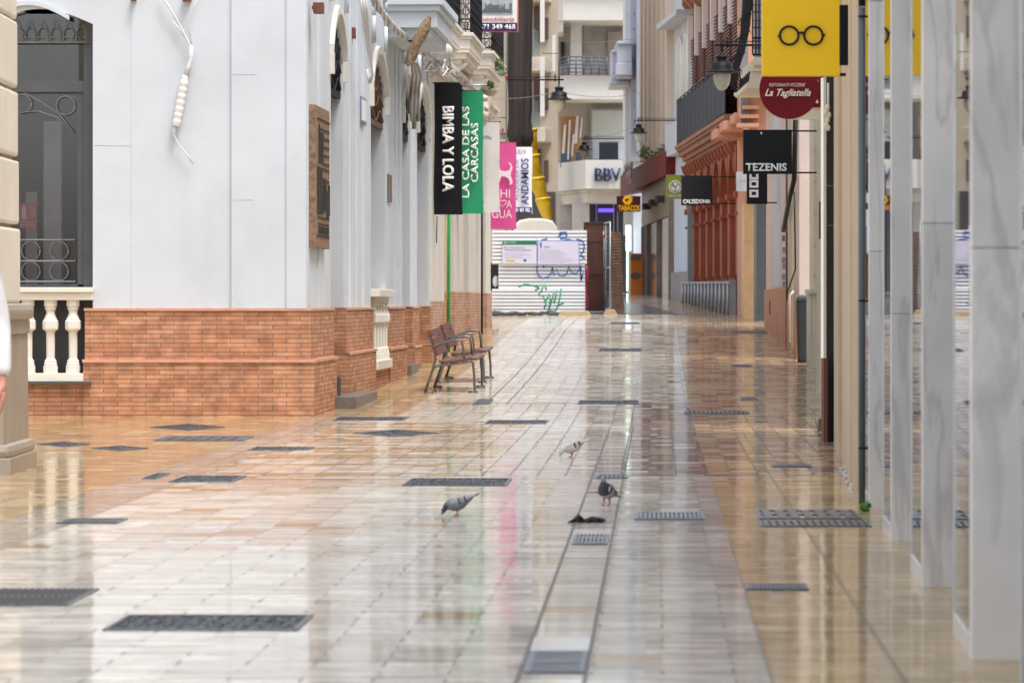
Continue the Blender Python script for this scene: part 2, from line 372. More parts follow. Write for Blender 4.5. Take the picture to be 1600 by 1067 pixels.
    L.new(stn.outputs['Fac'], b1.inputs['Height']); L.new(nm.outputs[0], b1.inputs['Normal'])
    L.new(grain.outputs['Fac'], bp.inputs['Height']); L.new(b1.outputs[0], bp.inputs['Normal']); L.new(bp.outputs[0], b.inputs['Normal']); L.new(bp.outputs[0], b.inputs['Coat Normal'])
    return m

WHITE = mat('white_plaster', (.58,.62,.67), .8, var=.09, vs=.8, bump=.2, bs=60, stain=.22)
TRIM = mat('cream_trim', (.70,.66,.58), .7, var=.1, vs=4, bump=.3, bs=20, stain=.25)
AGED = mat('aged_plaster', (.62,.56,.48), .8, var=.15, vs=2, bump=.4, bs=20, stain=.4)
BRK = brick('thin_brick', (.44,.185,.095), (.57,.29,.165), (.19,.11,.065), bw=.30, bh=.048, ms=.004)
BRK2 = brick('pale_brick', (.48,.26,.17), (.58,.36,.25), (.25,.18,.13))
MARB = marble()
BLACK = mat('black_iron', (.010,.010,.013), .5, 0, spec=.25, var=.3, vs=8)
DGREY = mat('dark_grey_paint', (.085,.09,.095), .45, var=.15)
GREYM = mat('grey_metal', (.30,.31,.32), .4, .7, var=.2)
GALV = mat('galvanised', (.42,.43,.45), .45, .6, var=.2)
DARKIN = mat('dark_interior', (.03,.028,.026), .8)
GLASS = glass('window_glass'); SHOPG = glass('shop_glass', (.5,.52,.54), .78)
BEIGE = mat('beige_stone', (.55,.43,.30), .6, var=.12, vs=2, bump=.2, stain=.15)
TERRA = mat('terracotta_paint', (.31,.075,.033), .75, var=.25, vs=2, stain=.25, bump=.3, bs=15)
SALMON = mat('salmon_render', (.54,.27,.17), .8, var=.12, vs=2, stain=.12, bump=.3, bs=15)
ORB = mat('ochre_stone', (.62,.40,.20), .7, var=.15, vs=4)
LILAC = mat('pale_blue_render', (.52,.57,.66), .75, var=.08, vs=1.5, stain=.15)
LILAC2 = mat('slate_blue_render', (.30,.34,.42), .75, var=.12, vs=1.5, stain=.2)
HAZYCON = mat('weathered_concrete', (.42,.39,.36), .85, var=.35, vs=.8, stain=.5)  # weathered concrete, lightened with far haze painted into the colour
CONC = mat('pale_concrete', (.66,.65,.62), .8, var=.1, vs=.7, stain=.3)
WOODR = mat('reddish_wood', (.13,.045,.03), .4, var=.3, vs=12, streak=False)
LOUVRE = mat('dark_red_louvre', (.13,.03,.025), .5, var=.2)
WPAINT = mat('white_paint', (.78,.78,.76), .5, var=.05)
PANEL = mat('panel_gloss_white', (.80,.80,.79), .4)

# ------------------------------------------------------------------ lettering
def text(s, parent, m, O, Rv, Uv, L, H, rot=0, bold=.0, shear=0, name='lettering', ext=.004, sp=1.0):
    cu = bpy.data.curves.new(name, 'FONT'); cu.body = s; cu.size = 1; cu.offset = min(bold, .012); cu.shear = shear; cu.extrude = 0; cu.space_character = sp
    cu.resolution_u = 3
    to = bpy.data.objects.new('t', cu); COL.objects.link(to)
    dg = bpy.context.evaluated_depsgraph_get(); dg.update()
    me = bpy.data.meshes.new_from_object(to.evaluated_get(dg)); bpy.data.objects.remove(to); bpy.data.curves.remove(cu)
    xs = [v.co.x for v in me.vertices]; ys = [v.co.y for v in me.vertices]
    cx, cy = (min(xs)+max(xs))/2, (min(ys)+max(ys))/2; kx = L/(max(xs)-min(xs)); ky = H/(max(ys)-min(ys))
    O = Vector(O); Rv = Vector(Rv).normalized(); Uv = Vector(Uv).normalized(); Nn = Rv.cross(Uv); a = R(rot)
    bm = bmesh.new(); bm.from_mesh(me)
    for v in bm.verts:
        x, y = (v.co.x-cx)*kx, (v.co.y-cy)*ky
        x, y = x*math.cos(a)-y*math.sin(a), x*math.sin(a)+y*math.cos(a)
        v.co = O + Rv*x + Uv*y
    if bold > .015:
        dl = bold*.75*abs(H); src = bm.faces[:]
        for q, (dx, dy) in enumerate(((dl,0),(-dl,0),(0,dl*.8),(0,-dl*.8))):
            rr = bmesh.ops.duplicate(bm, geom=src)
            ca, sa = math.cos(a), math.sin(a)
            for v in [g for g in rr['geom'] if isinstance(g, bmesh.types.BMVert)]: v.co += Rv*(dx*ca-dy*sa)+Uv*(dx*sa+dy*ca)+Nn*.0011*(q+1)
    r = bmesh.ops.extrude_face_region(bm, geom=bm.faces[:])
    for v in [g for g in r['geom'] if isinstance(g, bmesh.types.BMVert)]: v.co += Nn*ext
    bmesh.ops.recalc_face_normals(bm, faces=bm.faces)
    bm.to_mesh(me); bm.free(); me.name = name; me.materials.clear(); me.materials.append(m)
    o = bpy.data.objects.new(name, me); COL.objects.link(o)
    if parent is not None: o.parent = parent; o.matrix_parent_inverse = wmi(parent)
    return o
RX = Vector((1,0,0)); UZ = Vector((0,0,1))
def ptext(s, parent, m, a, b, t, d, Y, rot=0, **k):
    """lettering facing the street end, covering the pixel box a..b x t..d at depth Y"""
    w = (b-a)*Y/F; h = (d-t)*Y/F
    if abs(rot) == 90: w, h = h, w
    return text(s, parent, m, P((a+b)/2, (t+d)/2, Y), RX, UZ, w, h, rot, **k)
# ================================================================== GROUND
mb = MB(); ys = [-60,-30,-10,0]+[i*1.0 for i in range(2,161)]+[180,220,300,450,700]; xs = [-400,-80,-20,-8,-4,0,4,8,20,80,400]
mb.add([(x, y, G(y)) for y in ys for x in xs],
       [(j*len(xs)+i, j*len(xs)+i+1, (j+1)*len(xs)+i+1, (j+1)*len(xs)+i) for j in range(len(ys)-1) for i in range(len(xs)-1)], True)
tag(mb.build('pavement', pavement()), kind='structure')
def strip(name, rows, dz, m):
    """sheet following the ground: rows of (Y, x0, x1)"""
    mb = MB(); v = []
    for Y, a, b in rows: v += [(a, Y, G(Y)+dz), (b, Y, G(Y)+dz)]
    mb.add(v, [(2*i, 2*i+1, 2*i+3, 2*i+2) for i in range(len(rows)-1)], True); return mb.build(name, m)
ASPH = mat('wet_asphalt', (.10,.115,.14), .16, var=.2, vs=3, bump=.3, bs=30)
rows = []
for i in range(25):
    Y = 91.5+i*1.8; l = 1.75+(Y-91.5)*.035; r = min(4.1, 4.1-(Y-91.5)*.055); rows.append((Y, l, max(r, l+.3)))
tag(strip('roadway', rows, .012, ASPH), kind='structure')

def gframe(Y): return .0377
COBB = bpy.data.materials.new('cobbled_infill'); t_ = nt(COBB); N_, L_ = t_.nodes, t_.links; b_ = N_['Principled BSDF']
vo = N_.new('ShaderNodeTexVoronoi'); vo.inputs['Scale'].default_value = 26; tc_ = N_.new('ShaderNodeTexCoord'); L_.new(tc_.outputs['Object'], vo.inputs['Vector'])
rp = N_.new('ShaderNodeValToRGB'); rp.color_ramp.elements[0].color = (.085,.088,.11,1); rp.color_ramp.elements[1].color = (.012,.012,.015,1); rp.color_ramp.elements[1].position=.6
L_.new(vo.outputs['Distance'], rp.inputs[0]); L_.new(rp.outputs[0], b_.inputs['Base Color']); b_.inputs['Roughness'].default_value = .35
bp_ = N_.new('ShaderNodeBump'); bp_.invert = True; bp_.inputs['Strength'].default_value = 1; bp_.inputs['Distance'].default_value = .02
L_.new(vo.outputs['Distance'], bp_.inputs['Height']); L_.new(bp_.outputs[0], b_.inputs['Normal'])
STEEL = mat('wet_steel', (.13,.14,.165), .35, .6, var=.45, vs=20, bump=.2)
DKGR = mat('dark_cast_grating', (.05,.05,.055), .45, .3, var=.4, vs=20)
DARKM = mat('drain_void', (.02,.02,.022), .6)

def cover(name, a, b, t, d, label, cat, style='cobble', group=None, diamond=False):
    Y0, Y1 = gY(d), gY(t)
    if diamond:
        Ym = gY((t+d)/2); pm = (a+b)/2
        q = [(PX(a,Ym),Ym),(PX(pm,Y0),Y0),(PX(b,Ym),Ym),(PX(pm,Y1),Y1)]
    else:
        k = .0377
        if (a+b)/2 < 1026: ua, ub = PX(a,Y0)-k*Y0, PX(b,Y1)-k*Y1
        else: ua, ub = PX(a,Y1)-k*Y1, PX(b,Y0)-k*Y0
        q = [(ua+k*Y0,Y0),(ub+k*Y0,Y0),(ub+k*Y1,Y1),(ua+k*Y1,Y1)]
    def at(s, r, z):   # bilinear
        x = (q[0][0]*(1-s)+q[1][0]*s)*(1-r)+(q[3][0]*(1-s)+q[2][0]*s)*r
        y = (q[0][1]*(1-s)+q[1][1]*s)*(1-r)+(q[3][1]*(1-s)+q[2][1]*s)*r
        return Vector((x, y, G(y)+z))
    def slab(mb, s0, s1, r0, r1, z0, z1):
        mb.hexa([at(s0,r0,z0),at(s1,r0,z0),at(s1,r1,z0),at(s0,r1,z0),at(s0,r0,z1),at(s1,r0,z1),at(s1,r1,z1),at(s0,r1,z1)])
    o = thing(name, at(.5,.5,0), label, cat, group)
    ws = .02/max(.2,(q[1][0]-q[0][0])); wr = .025/max(.2,Y1-Y0)
    f = MB(); slab(f,0,ws,0,1,-.02,.007); slab(f,1-ws,1,0,1,-.02,.007); slab(f,ws,1-ws,0,wr,-.02,.0068); slab(f,ws,1-ws,1-wr,1,-.02,.0068)
    f.build('frame', STEEL, o)
    if style == 'cobble':
        m = MB(); slab(m, ws,1-ws,wr,1-wr,-.02,.001)
        A = (q[1][0]-q[0][0])*(1-2*ws); B = (Y1-Y0)*(1-2*wr); pt = max(.052, math.sqrt(A*B/260)); na, nb = max(3,int(A/pt)), max(2,int(B/pt)); rg = random.Random(int(a*7+t))
        for i in range(na):
            for j in range(nb):
                s = ws+(1-2*ws)*(i+.5+rg.uniform(-.2,.2))/na; r = wr+(1-2*wr)*(j+.5+rg.uniform(-.2,.2))/nb; p = at(s,r,-.002); ra = pt*rg.uniform(.42,.6); hh = rg.uniform(.006,.011)
                vs = [p+Vector((ra*f_*math.cos(k*1.0472+i), ra*f_*math.sin(k*1.0472+i), hh*z_)) for f_,z_ in ((1,0),(.75,.7)) for k in range(6)]+[p+UZ*hh]
                m.add(vs, [(k,(k+1)%6,6+(k+1)%6,6+k) for k in range(6)]+[(6+k,6+(k+1)%6,12) for k in range(6)], False)
        m.build('infill', COBB, o)
    elif style == 'plate':
        m = MB(); slab(m, ws,1-ws,wr,1-wr,-.02,.004)
        for i in range(6):
            for j in range(4): slab(m, .1+i*.14,.18+i*.14,.12+j*.2,.2+j*.2,.003,.008)
        m.build('plate', STEEL, o)
    else:
        m = MB(); slab(m, ws,1-ws,wr,1-wr,-.06,-.03); m.build('channel', DARKM, o)
        m = MB(); n = 7 if style == 'bars' else 14
        for i in range(n):
            s0 = ws+(1-2*ws)*(i+.2)/n; s1 = ws+(1-2*ws)*(i+.8)/n
            slab(m, s0, s1, wr, 1-wr, -.015, .008)
        slab(m, ws, 1-ws, .46, .54, -.014, .0075)
        m.build('grating', STEEL if style=='bars' or not group else DKGR, o)
    return o
GC = 'sunken manhole covers filled with dark cobbles'
cover('manhole_cover',160,490,962,985,'large dark cobble filled manhole cover, nearest of all at lower left','manhole cover',group=GC)
cover('manhole_cover',-60,155,921,946,'dark ribbed manhole cover cut off by the left edge of the photo','manhole cover','grate',group=GC)
cover('manhole_cover',628,800,748,759,'long cobble filled cover beyond the pigeon with the raised tail','manhole cover',group=GC)
cover('manhole_cover',264,385,744,753,'cobble filled cover just right of the small flat steel plate at left','manhole cover',group=GC)
cover('manhole_cover',235,352,663,672,'diamond shaped cobbled cover set in the tan bricks below the brick plinth','manhole cover',group=GC,diamond=True)
cover('manhole_cover',58,140,691,698,'dark pointed cover right beside the base of the stone pillar','manhole cover',group=GC,diamond=True)
cover('manhole_cover',142,232,697,704,'small pointed dark cover in tan bricks, second from the stone pillar','manhole cover',group=GC,diamond=True)
cover('manhole_cover',553,685,672,682,'dark lens shaped cobbled cover on the pale slabs below the dark step','manhole cover',group=GC,diamond=True)
cover('manhole_cover',757,858,657,662,'thin dark cover in the middle of the paving, right of the benches and nearer','manhole cover',group=GC)
cover('manhole_cover',902,1000,626,631,'cobble filled cover on the first cross band beyond the pigeons','manhole cover',group=GC)
cover('manhole_cover',934,1004,545,549,'dark cover halfway between the pigeons and the corrugated hoarding','manhole cover',group=GC)
cover('manhole_cover',952,1000,504,506.5,'farthest dark cover just in front of the concrete feet of the hoarding','manhole cover',group=GC)
cover('manhole_cover',520,640,652,657,'thin dark cover at the foot of the dark entrance step','manhole cover',group=GC)
cover('manhole_cover',1068,1172,643,647,'thin ribbed cover on the reddish slabs at the right','manhole cover','grate',group=GC)
cover('manhole_cover',388,492,699,703,'thin dark cover in the white and tan striped paving at left','manhole cover',group=GC)
cover('steel_plate',222,266,740,748,'small plain steel plate in the pale border band at left','plate cover','plate')
cover('steel_plate',240,398,682,688.5,'wide flat cover in the tan bricks nearest the pale border band','plate cover','plate')
cover('drain_slot',88,200,811,818,'narrow dark slot drain in the pale slabs at far left','drain','grate')
cover('drain_grate',893,952,836,851,'square slatted drain grate in the central channel behind the black cloth','drain grate','bars')
cover('drain_grate',818,919,1019,1052,'nearest large drain grate in the central channel at the bottom edge','drain grate','grate')
cover('drain_grate',993,1102,802,812,'long narrow steel drain cover right of the grey pigeon','drain grate','grate')
cover('drain_grate',1180,1346,798,811,'wide slatted grate beside the foot of the drainpipe, farther of the pair','drain grate','bars')
cover('drain_grate',1184,1362,815,823,'narrow fine steel grate beside the drainpipe, nearer of the pair','drain grate','grate')
cover('drain_grate',1163,1264,913,922,'small steel drain cover on the ochre strip below the marble pillars','drain grate','grate')
cover('steel_plate',930,982,742,747,'steel plate in the channel between the brown white bird and the grey pigeon','plate cover','plate')
cover('steel_plate',738,772,624,632,'small blue grey plate in front of the benches','plate cover','plate')
cover('steel_plate',1156,1186,621,625,'small blue plate at the end of the terracotta paving band at right','plate cover','plate')
cover('drain_grate',1204,1270,726,730,'thin ribbed drain near the black shopfront column','drain grate','grate')
cover('drain_grate',1140,1176,570,573,'short drain in the curved gutter near the litter bin','drain grate','grate')
cover('drain_grate',1140,1200,517,521,'far ribbed drain in front of the salmon wall','drain grate','grate')
# one pale replacement slab in the channel
WSLAB = mat('white_replacement_slab', (.72,.71,.68), .15, var=.05)
Y0, Y1 = gY(1018), gY(996); k=.0377
sl_ = strip('replacement_slab', [(Y0,-.455+k*Y0,-.245+k*Y0),(Y1,-.455+k*Y1,-.245+k*Y1)], .005, WSLAB)
tag(sl_, kind='structure')

# ================================================================== LEFT WHITE BUILDING
Lf = Frame(-2.11, 41, -2.11+.0475*36, 77, 1)          # street facade, lower plinth plane
def uy(Y): return (Y-41)/Lf.d.y
def upx(px, w=0): return Lf.uz(px, 400, w)[0]
wh = thing('corner_building', (-2.11,41,G(41)), 'white plastered corner building with red brick plinth and balconies on the left', 'building')
Z0, Z1 = -.4, 11.0
WO, BO = -.07, -.035                                   # wall and upper brick set back from the lower plinth
# openings along the street: (u_near, u_far, kind, head z)
def zat(py, Y): return PZ(py, Y)
ops = [ (upx(526.5), upx(545.5), 'door', zat(88,43.8)), (upx(588), upx(610), 'window', zat(143,49.5)),
        (upx(636.5), upx(648), 'door', zat(170,54.6)), (upx(659), upx(675), 'door', zat(187,57.6)) ]
ZT = lambda u: PZ(481.5, 41)                           # brick top level
zb1 = PZ(482, 41)+.0; zlow = PZ(562, 41)
endu = upx(676)
wall = MB(); br = MB(); cap = MB()
edges = [0.0]
for a, b_, k_, h_ in ops: edges += [a, b_]
edges += [endu]
u_corner = 0.0
for i in range(0, len(edges), 2):
    a, b_ = edges[i], edges[i+1]
    a2 = a
    Ya = 41+a*Lf.d.y
    zl = PZ(562,41) if i == 0 else PZ({2:551,4:544,6:541,8:540}.get(i,540), Ya)
    lowa = a-.0
    wall.box(Lf, a+(.0 if i else .0), b_+.0, WO-.45, WO, zb1, Z1)
    br.box(Lf, a, b_, BO-.42, BO, zl, zb1)
    br.box(Lf, a, b_, -.44, 0, Z0, zl)
    cap.box(Lf, a, b_, BO-.3, BO+.012, zb1-.025, zb1+.004)
    cap.box(Lf, a, b_, BO-.2, .012, zl-.028, zl+.004)
for a, b_, k_, h_ in ops:
    wall.box(Lf, a, b_, WO-.45, WO, h_+.55, Z1)
    n = 10                                             # segmental arch head
    for j in range(n):
        s0, s1 = j/n, (j+1)/n; za, zc = (h_+.45*max(0,math.sin(math.pi*q_))**.7 for q_ in (s0, s1)); ua_, ub_ = a+(b_-a)*s0, a+(b_-a)*s1
        wall.hexa([Lf.p(ua_,WO-.45,za),Lf.p(ub_,WO-.45,zc),Lf.p(ub_,WO,zc),Lf.p(ua_,WO,za)]+[Lf.p(u_,w_,h_+.551) for u_,w_ in ((ua_,WO-.45),(ub_,WO-.45),(ub_,WO),(ua_,WO))])
# front wall on the side street
FY = 41.0; xc = -2.11
wx0 = PX(145, FY)
wall.wb(PX(145,FY), PX(479,FY), FY+.0, FY+.45, zb1, Z1)
wall.wb(PX(479,FY), xc-.07, FY+.005, FY+.45, zb1, Z1)
wall.wb(PX(362,FY), PX(447,FY), FY-.03, FY+.01, zb1, Z1)
wall.wb(PX(447,FY), PX(479,FY), FY-.042, FY+.01, zb1, Z1)
wall.wb(-7.5, PX(28,FY)-.2, FY, FY+.45, zb1-1, Z1)
wall.wb(-7.5, wx0, FY, FY+.45, PZ(17.5,FY), Z1)
n = 12                                                 # flat arched head of the window
xa, xb = PX(-20,FY), PX(145,FY)
for j in range(n):
    x0_ = xa+(xb-xa)*j/n; x1_ = xa+(xb-xa)*(j+1)/n
    za, zc = (PZ(38, FY)+.16*math.sin(math.pi*q_/n) for q_ in (j, j+1)); zt_ = PZ(17.5,FY)
    wall.hexa([(x0_,FY,za),(x1_,FY,zc),(x1_,FY+.45,zc),(x0_,FY+.45,za),(x0_,FY,zt_),(x1_,FY,zt_),(x1_,FY+.45,zt_),(x0_,FY+.45,zt_)])
wo = wall.build('wall', WHITE, wh)
m = MB(); 
m.pb(204.6,205.4,0,481,FY-.0025,.02); m.pb(363,399,116,116.8,FY-.0325,.02); m.pb(364,397,312,312.7,FY-.0325,.02); m.pb(146,205,227,227.6,FY-.0025,.02); m.pb(447.2,448,0,481,FY-.045,.01)
split(m,'plaster_crack', mat('plaster_crack', (.51,.55,.60), .8), wh)
# cornice band over window and body behind
m = MB(); 
for j in range(n):
    s0, s1 = j/n, (j+1)/n
    za, zc = (PZ(38,FY)+.16*math.sin(math.pi*q_) for q_ in (s0, s1)); x0_=xa+(xb-xa-.25)*s0; x1_=xa+(xb-xa-.25)*s1
    m.hexa([(x0_,FY-.035,za+.04),(x1_,FY-.035,zc+.04),(x1_,FY+.01,zc+.04),(x0_,FY+.01,za+.04),(x0_,FY-.035,za+.09),(x1_,FY-.035,zc+.09),(x1_,FY+.01,zc+.09),(x0_,FY+.01,za+.09)])
m.build('arch_moulding', WHITE, wh)
br.wb(PX(133,FY), xc-.035, FY-.06+.035, FY+.44, zlow, zb1)
br.wb(PX(131,FY), xc, FY-.06, FY+.44, Z0, zlow)
br.wb(-7.5, PX(131,FY), FY-.02, FY+.3, Z0, PZ(600,FY))
split(br,'brick_plinth', BRK, wh)
cap.wb(PX(133,FY)-.01, xc-.03, FY-.04, FY+.2, zb1-.025, zb1+.004)
cap.wb(PX(131,FY)-.01, xc+.01, FY-.075, FY+.1, zlow-.028, zlow+.004)
split(cap,'brick_capping', mat('brick_capping', (.62,.33,.21), .6, var=.15, vs=8), wh)
# side-street window
wn_ = MB(); wz0, wz1 = PZ(448,FY), PZ(20,FY)
wn_.wb(PX(128,FY), PX(145,FY), FY+.16, FY+.26, wz0-1.2, wz1+.1)
wn_.wb(-3.0-2.5, PX(128,FY), FY+.17, FY+.25, PZ(143,FY), PZ(126,FY))
wn_.wb(PX(118,FY), PX(128,FY), FY+.19, FY+.24, wz0, PZ(143,FY))
wn_.wb(-5.5, PX(128,FY), FY+.19, FY+.24, PZ(452,FY), PZ(444,FY))
wn_.wb(-5.5, PX(118,FY), FY+.2, FY+.235, PZ(146,FY), PZ(143,FY))
wf = wn_.build('window', DGREY, wh, bevel=.004)
m = MB(); m.wb(-5.6, PX(128,FY), FY+.215, FY+.222, wz0-.05, wz1+.1); m.build('pane', glass('dim_window_glass',(.86,.86,.88),.07), wf)
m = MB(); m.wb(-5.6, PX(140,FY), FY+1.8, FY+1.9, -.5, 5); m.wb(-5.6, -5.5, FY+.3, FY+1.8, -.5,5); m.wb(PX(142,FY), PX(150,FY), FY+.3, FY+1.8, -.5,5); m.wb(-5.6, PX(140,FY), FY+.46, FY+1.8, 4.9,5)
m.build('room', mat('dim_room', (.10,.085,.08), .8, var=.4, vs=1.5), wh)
m = MB(); m.wb(PX(68,FY+1), PX(96,FY+1), FY+1, FY+1.2, -.3, PZ(190,FY+1)); m.wb(PX(40,FY+1.2), PX(58,FY+1.2), FY+1.2, FY+1.25, -.3, PZ(300,FY+1.2))
split(m,'pane_reflection', mat('pane_reflection_grey', (.60,.58,.56), .7), wh)  # added pale slabs behind the glass, standing in for reflections in the pane
m = MB(); m.wb(-5.5, PX(131,FY), FY+.30, FY+.33, PZ(600,FY), PZ(452,FY)); m.build('window_apron', DGREY, wh)
# ironwork of the window
m = MB(); IR = .0042
def ring(mb, cx, cy, r, Y, a0=0, a1=360, rr=IR, n=18, sy=1):
    mb.tube([P(cx,cy,Y)+Vector((math.cos(R(a0+(a1-a0)*i/n))*r, 0, math.sin(R(a0+(a1-a0)*i/n))*r*sy)) for i in range(n+1)], rr, 5)
YI = FY+.12
for i in range(6):
    cx = 38+i*20-12
    ring(m, cx, 52, .062, YI, -60, 240); ring(m, cx-5, 62, .025, YI, 0, 300); ring(m, cx+5, 62, .025, YI, 180, 480)
    m.tube([P(cx-10,66,YI),P(cx-4,40,YI),P(cx,30,YI),P(cx+4,40,YI),P(cx+10,66,YI)], IR*.8, 5)
m.tube([P(-20,67,YI),P(142,67,YI)], .010, 6)
m.tube([P(38,145,YI),P(65,160,YI),P(92,178,YI),P(116,208,YI)], IR, 5)
m.tube([P(30,176,YI),P(60,174,YI),P(90,184,YI),P(114,206,YI)], IR, 5)
ring(m, 102, 165, .10, YI); ring(m, 34, 162, .10, YI)
for zz in (375, 408, 440): m.tube([P(-20,zz,YI),P(118,zz,YI)], .008, 6)
for cx in (48, 92): ring(m, cx, 392, .10, YI); ring(m, cx, 424, .10, YI)
m.build('window_grille', mat('grille_iron', (.20,.19,.18), .5, .2), wf)
# fire sign behind the pane
s_ = thing('fire_extinguisher_sign', P(43,357,FY+.27), 'red fire extinguisher sign reading EXTINTOR behind the window pane', 'sign')
REDS = mat('sign_red', (.55,.03,.04), .5)
m = MB(); m.pb(30,57,318,357,FY+.262,.008); m.build('board', REDS, s_)
PINKW = mat('sign_pale', (.62,.55,.55), .5)
ptext('EXTINTOR', s_, PINKW, 32,55.5,349,354.5, FY+.262)
m = MB(); m.pb(34,41,325,343,FY+.258,.004); m.pb(36,39,320,325,FY+.258,.004); m.pb(30,57,346,347,FY+.258,.004)
m.tube([P(46,340,FY+.258),P(50,330,FY+.258),P(48,322,FY+.258)], .008, 5); m.tube([P(51,341,FY+.258),P(54,330,FY+.258),P(52,322,FY+.258)], .008, 5)
m.build('pictogram', PINKW, s_)

# stone balustrade under the window
def baluster(cx, Y, z0, z1, r=.085):
    H = z1-z0; pr = [(.86,0),(.86,.10),(.72,.11),(.80,.125),(.72,.14),(.72,.17),(.56,.19),(.50,.21),(.52,.56),(.66,.58),(.92,.60),(.95,.62),(.95,.71),(.80,.735),(.55,.80),(.50,.84),(.62,.87),(.72,.885),(.62,.90),(.78,.92),(.78,1)]
    mb = MB(); vs=[]; q=[(-1,-1),(1,-1),(1,1),(-1,1)]
    c8 = [(-1,-.55),(-.55,-1),(.55,-1),(1,-.55),(1,.55),(.55,1),(-.55,1),(-1,.55)]
    for rr, z in pr:
        for a,b in c8: vs.append((cx+a*rr*r, Y+b*rr*r, z0+z*H))
    k=8; mb.add(vs, [(i*k+j, i*k+(j+1)%k, (i+1)*k+(j+1)%k, (i+1)*k+j) for i in range(len(pr)-1) for j in range(k)]+[tuple(range(k)), tuple(range(len(vs)-k,len(vs)))])
    return mb
bt = thing('stone_balustrade', (PX(85,FY),FY,PZ(600,FY)), 'cream painted stone balustrade under the grey framed window', 'balustrade')
BAL = mat('cream_balustrade_paint', (.74,.70,.62), .5, var=.06)
m = MB(); m.wb(-5.5, PX(147,FY), FY-.10, FY+.14, PZ(457,FY), PZ(449,FY)); m.wb(-5.5, PX(146,FY), FY-.07, FY+.12, PZ(469,FY), PZ(457,FY)); m.build('rail', BAL, bt, bevel=.008)
m = MB(); m.wb(-5.5, PX(131.5,FY), FY-.09, FY+.12, PZ(596,FY), PZ(583,FY)); m.build('foot_rail', BAL, bt, bevel=.008)
m = MB(); m.wb(-5.5, PX(144,FY), FY-.11, FY+.14, PZ(600,FY), PZ(596,FY)); m.build('slate_ledge', mat('slate', (.07,.075,.07), .4), bt)
for i in range(5):
    baluster(PX(114-i*35.2,FY), FY+.02, PZ(583,FY), PZ(469,FY)).build('baluster', BAL, bt)

# doors on the street side: leaves, arched fanlights, hoods
DW = mat('old_door_wood', (.12,.06,.035), .5, var=.3, vs=6)
for i, (a, b_, k_, h_) in enumerate(ops):
    Ym = 41+a
    m = MB(); m.box(Lf, a, b_, WO-.44, WO-.36, Z0, h_+.5); d_ = m.build('door' if k_=='door' else 'window', DW if i!=1 else DGREY, wh)
    # fanlight in the head, near the face of the wall
    m = MB(); zt = h_-.42
    m.box(Lf, a, b_, WO-.06, WO-.03, zt, zt+.07)
    for q in range(9): m.tube([Lf.p(a+(b_-a)*(q+.5)/9, WO-.04, zt), Lf.p(a+(b_-a)*(q+.5)/9, WO-.04, h_+.40)], .012, 5)
    for q in range(3): m.tube([Lf.p(a+(b_-a)*j/10, WO-.03, zt+.15+q*.2+.08*math.sin(j)) for j in range(11)], .012, 5)
    m.build('fanlight', DW if i in (1,) else BLACK, wh)
    m = MB(); m.box(Lf, a, b_, WO-.10, WO-.07, zt, h_+.5); m.build('fanlight_backing', DW if i==1 else DARKIN, wh)
    # hood moulding following the arch, proud of the wall
    m = MB(); n = 12
    for off, z_, hh, ww in ((0,0,.10,.05),):
        pts = [(a-.12+(b_-a+.24)*j/n, h_+.02+.50*math.sin(math.pi*j/n)**.7) for j in range(n+1)]
        for (u0, z0_), (u1, z1_) in zip(pts, pts[1:]):
            c = [Lf.p(u0,WO-.02,z0_),Lf.p(u1,WO-.02,z1_),Lf.p(u1,WO+ww,z1_),Lf.p(u0,WO+ww,z0_)]
            m.hexa(c+[v+Vector((0,0,hh)) for v in c])
    m.box(Lf, b_+.02, b_+.14, WO-.02, WO+.05, h_-.22, h_+.02); m.box(Lf, a-.14, a-.02, WO-.02, WO+.05, h_-.22, h_+.02)
    m.build('hood_moulding', mat('hood_cream',(.66,.64,.58),.7,var=.1,vs=4), wh)
    # large blind arch above
    m = MB(); zc = h_+.95; pts = [((a+b_)/2+ .95*math.cos(math.pi*(1-j/14)), zc+.75*math.sin(math.pi*j/14)) for j in range(15)]
    pts = [(pts[0][0], zc-.35)]+pts+[(pts[-1][0], zc-.35)]
    for (u0, z0_), (u1, z1_) in zip(pts, pts[1:]): m.tube([Lf.p(u0,WO+.02,z0_),Lf.p(u1,WO+.02,z1_)], .032, 6)
    m.build('blind_arch', WHITE, wh)
# pilaster strips catching light along the wall
m = MB()
for px in (496, 545, 556, 566, 616, 622, 643, 668):
    u = upx(px, WO); m.box(Lf, u, u+.30, WO-.01, WO+.022, zb1, Z1)
split(m,'pilaster_strip', WHITE, wh)
# entrance steps
GSTEP = mat('grey_granite_step', (.16,.14,.13), .3, var=.25, vs=12)
for a, b_, lab in ((upx(526.5), upx(552), 'dark granite step in front of the first door of the white building'), (upx(637), upx(648),'low grey step at the second door, right of the short balustrade')):
    g = G(41+a)
    m = MB(); m.box(Lf, a-.25 if a<4 else a, b_+.6 if a<4 else b_, -.3, .24 if a<4 else .06, g-.1, g+(.135 if a<4 else .14))
    tag(m.build('entrance_step', GSTEP, None, bevel=.01), lab, 'step')
m = MB(); a = upx(529); m.box(Lf, a, a+.1, -.10, .02, G(43), G(43)+.36); tag(m.build('meter_box', DGREY, None, bevel=.006), 'small grey metal box standing on the dark granite step', 'box')
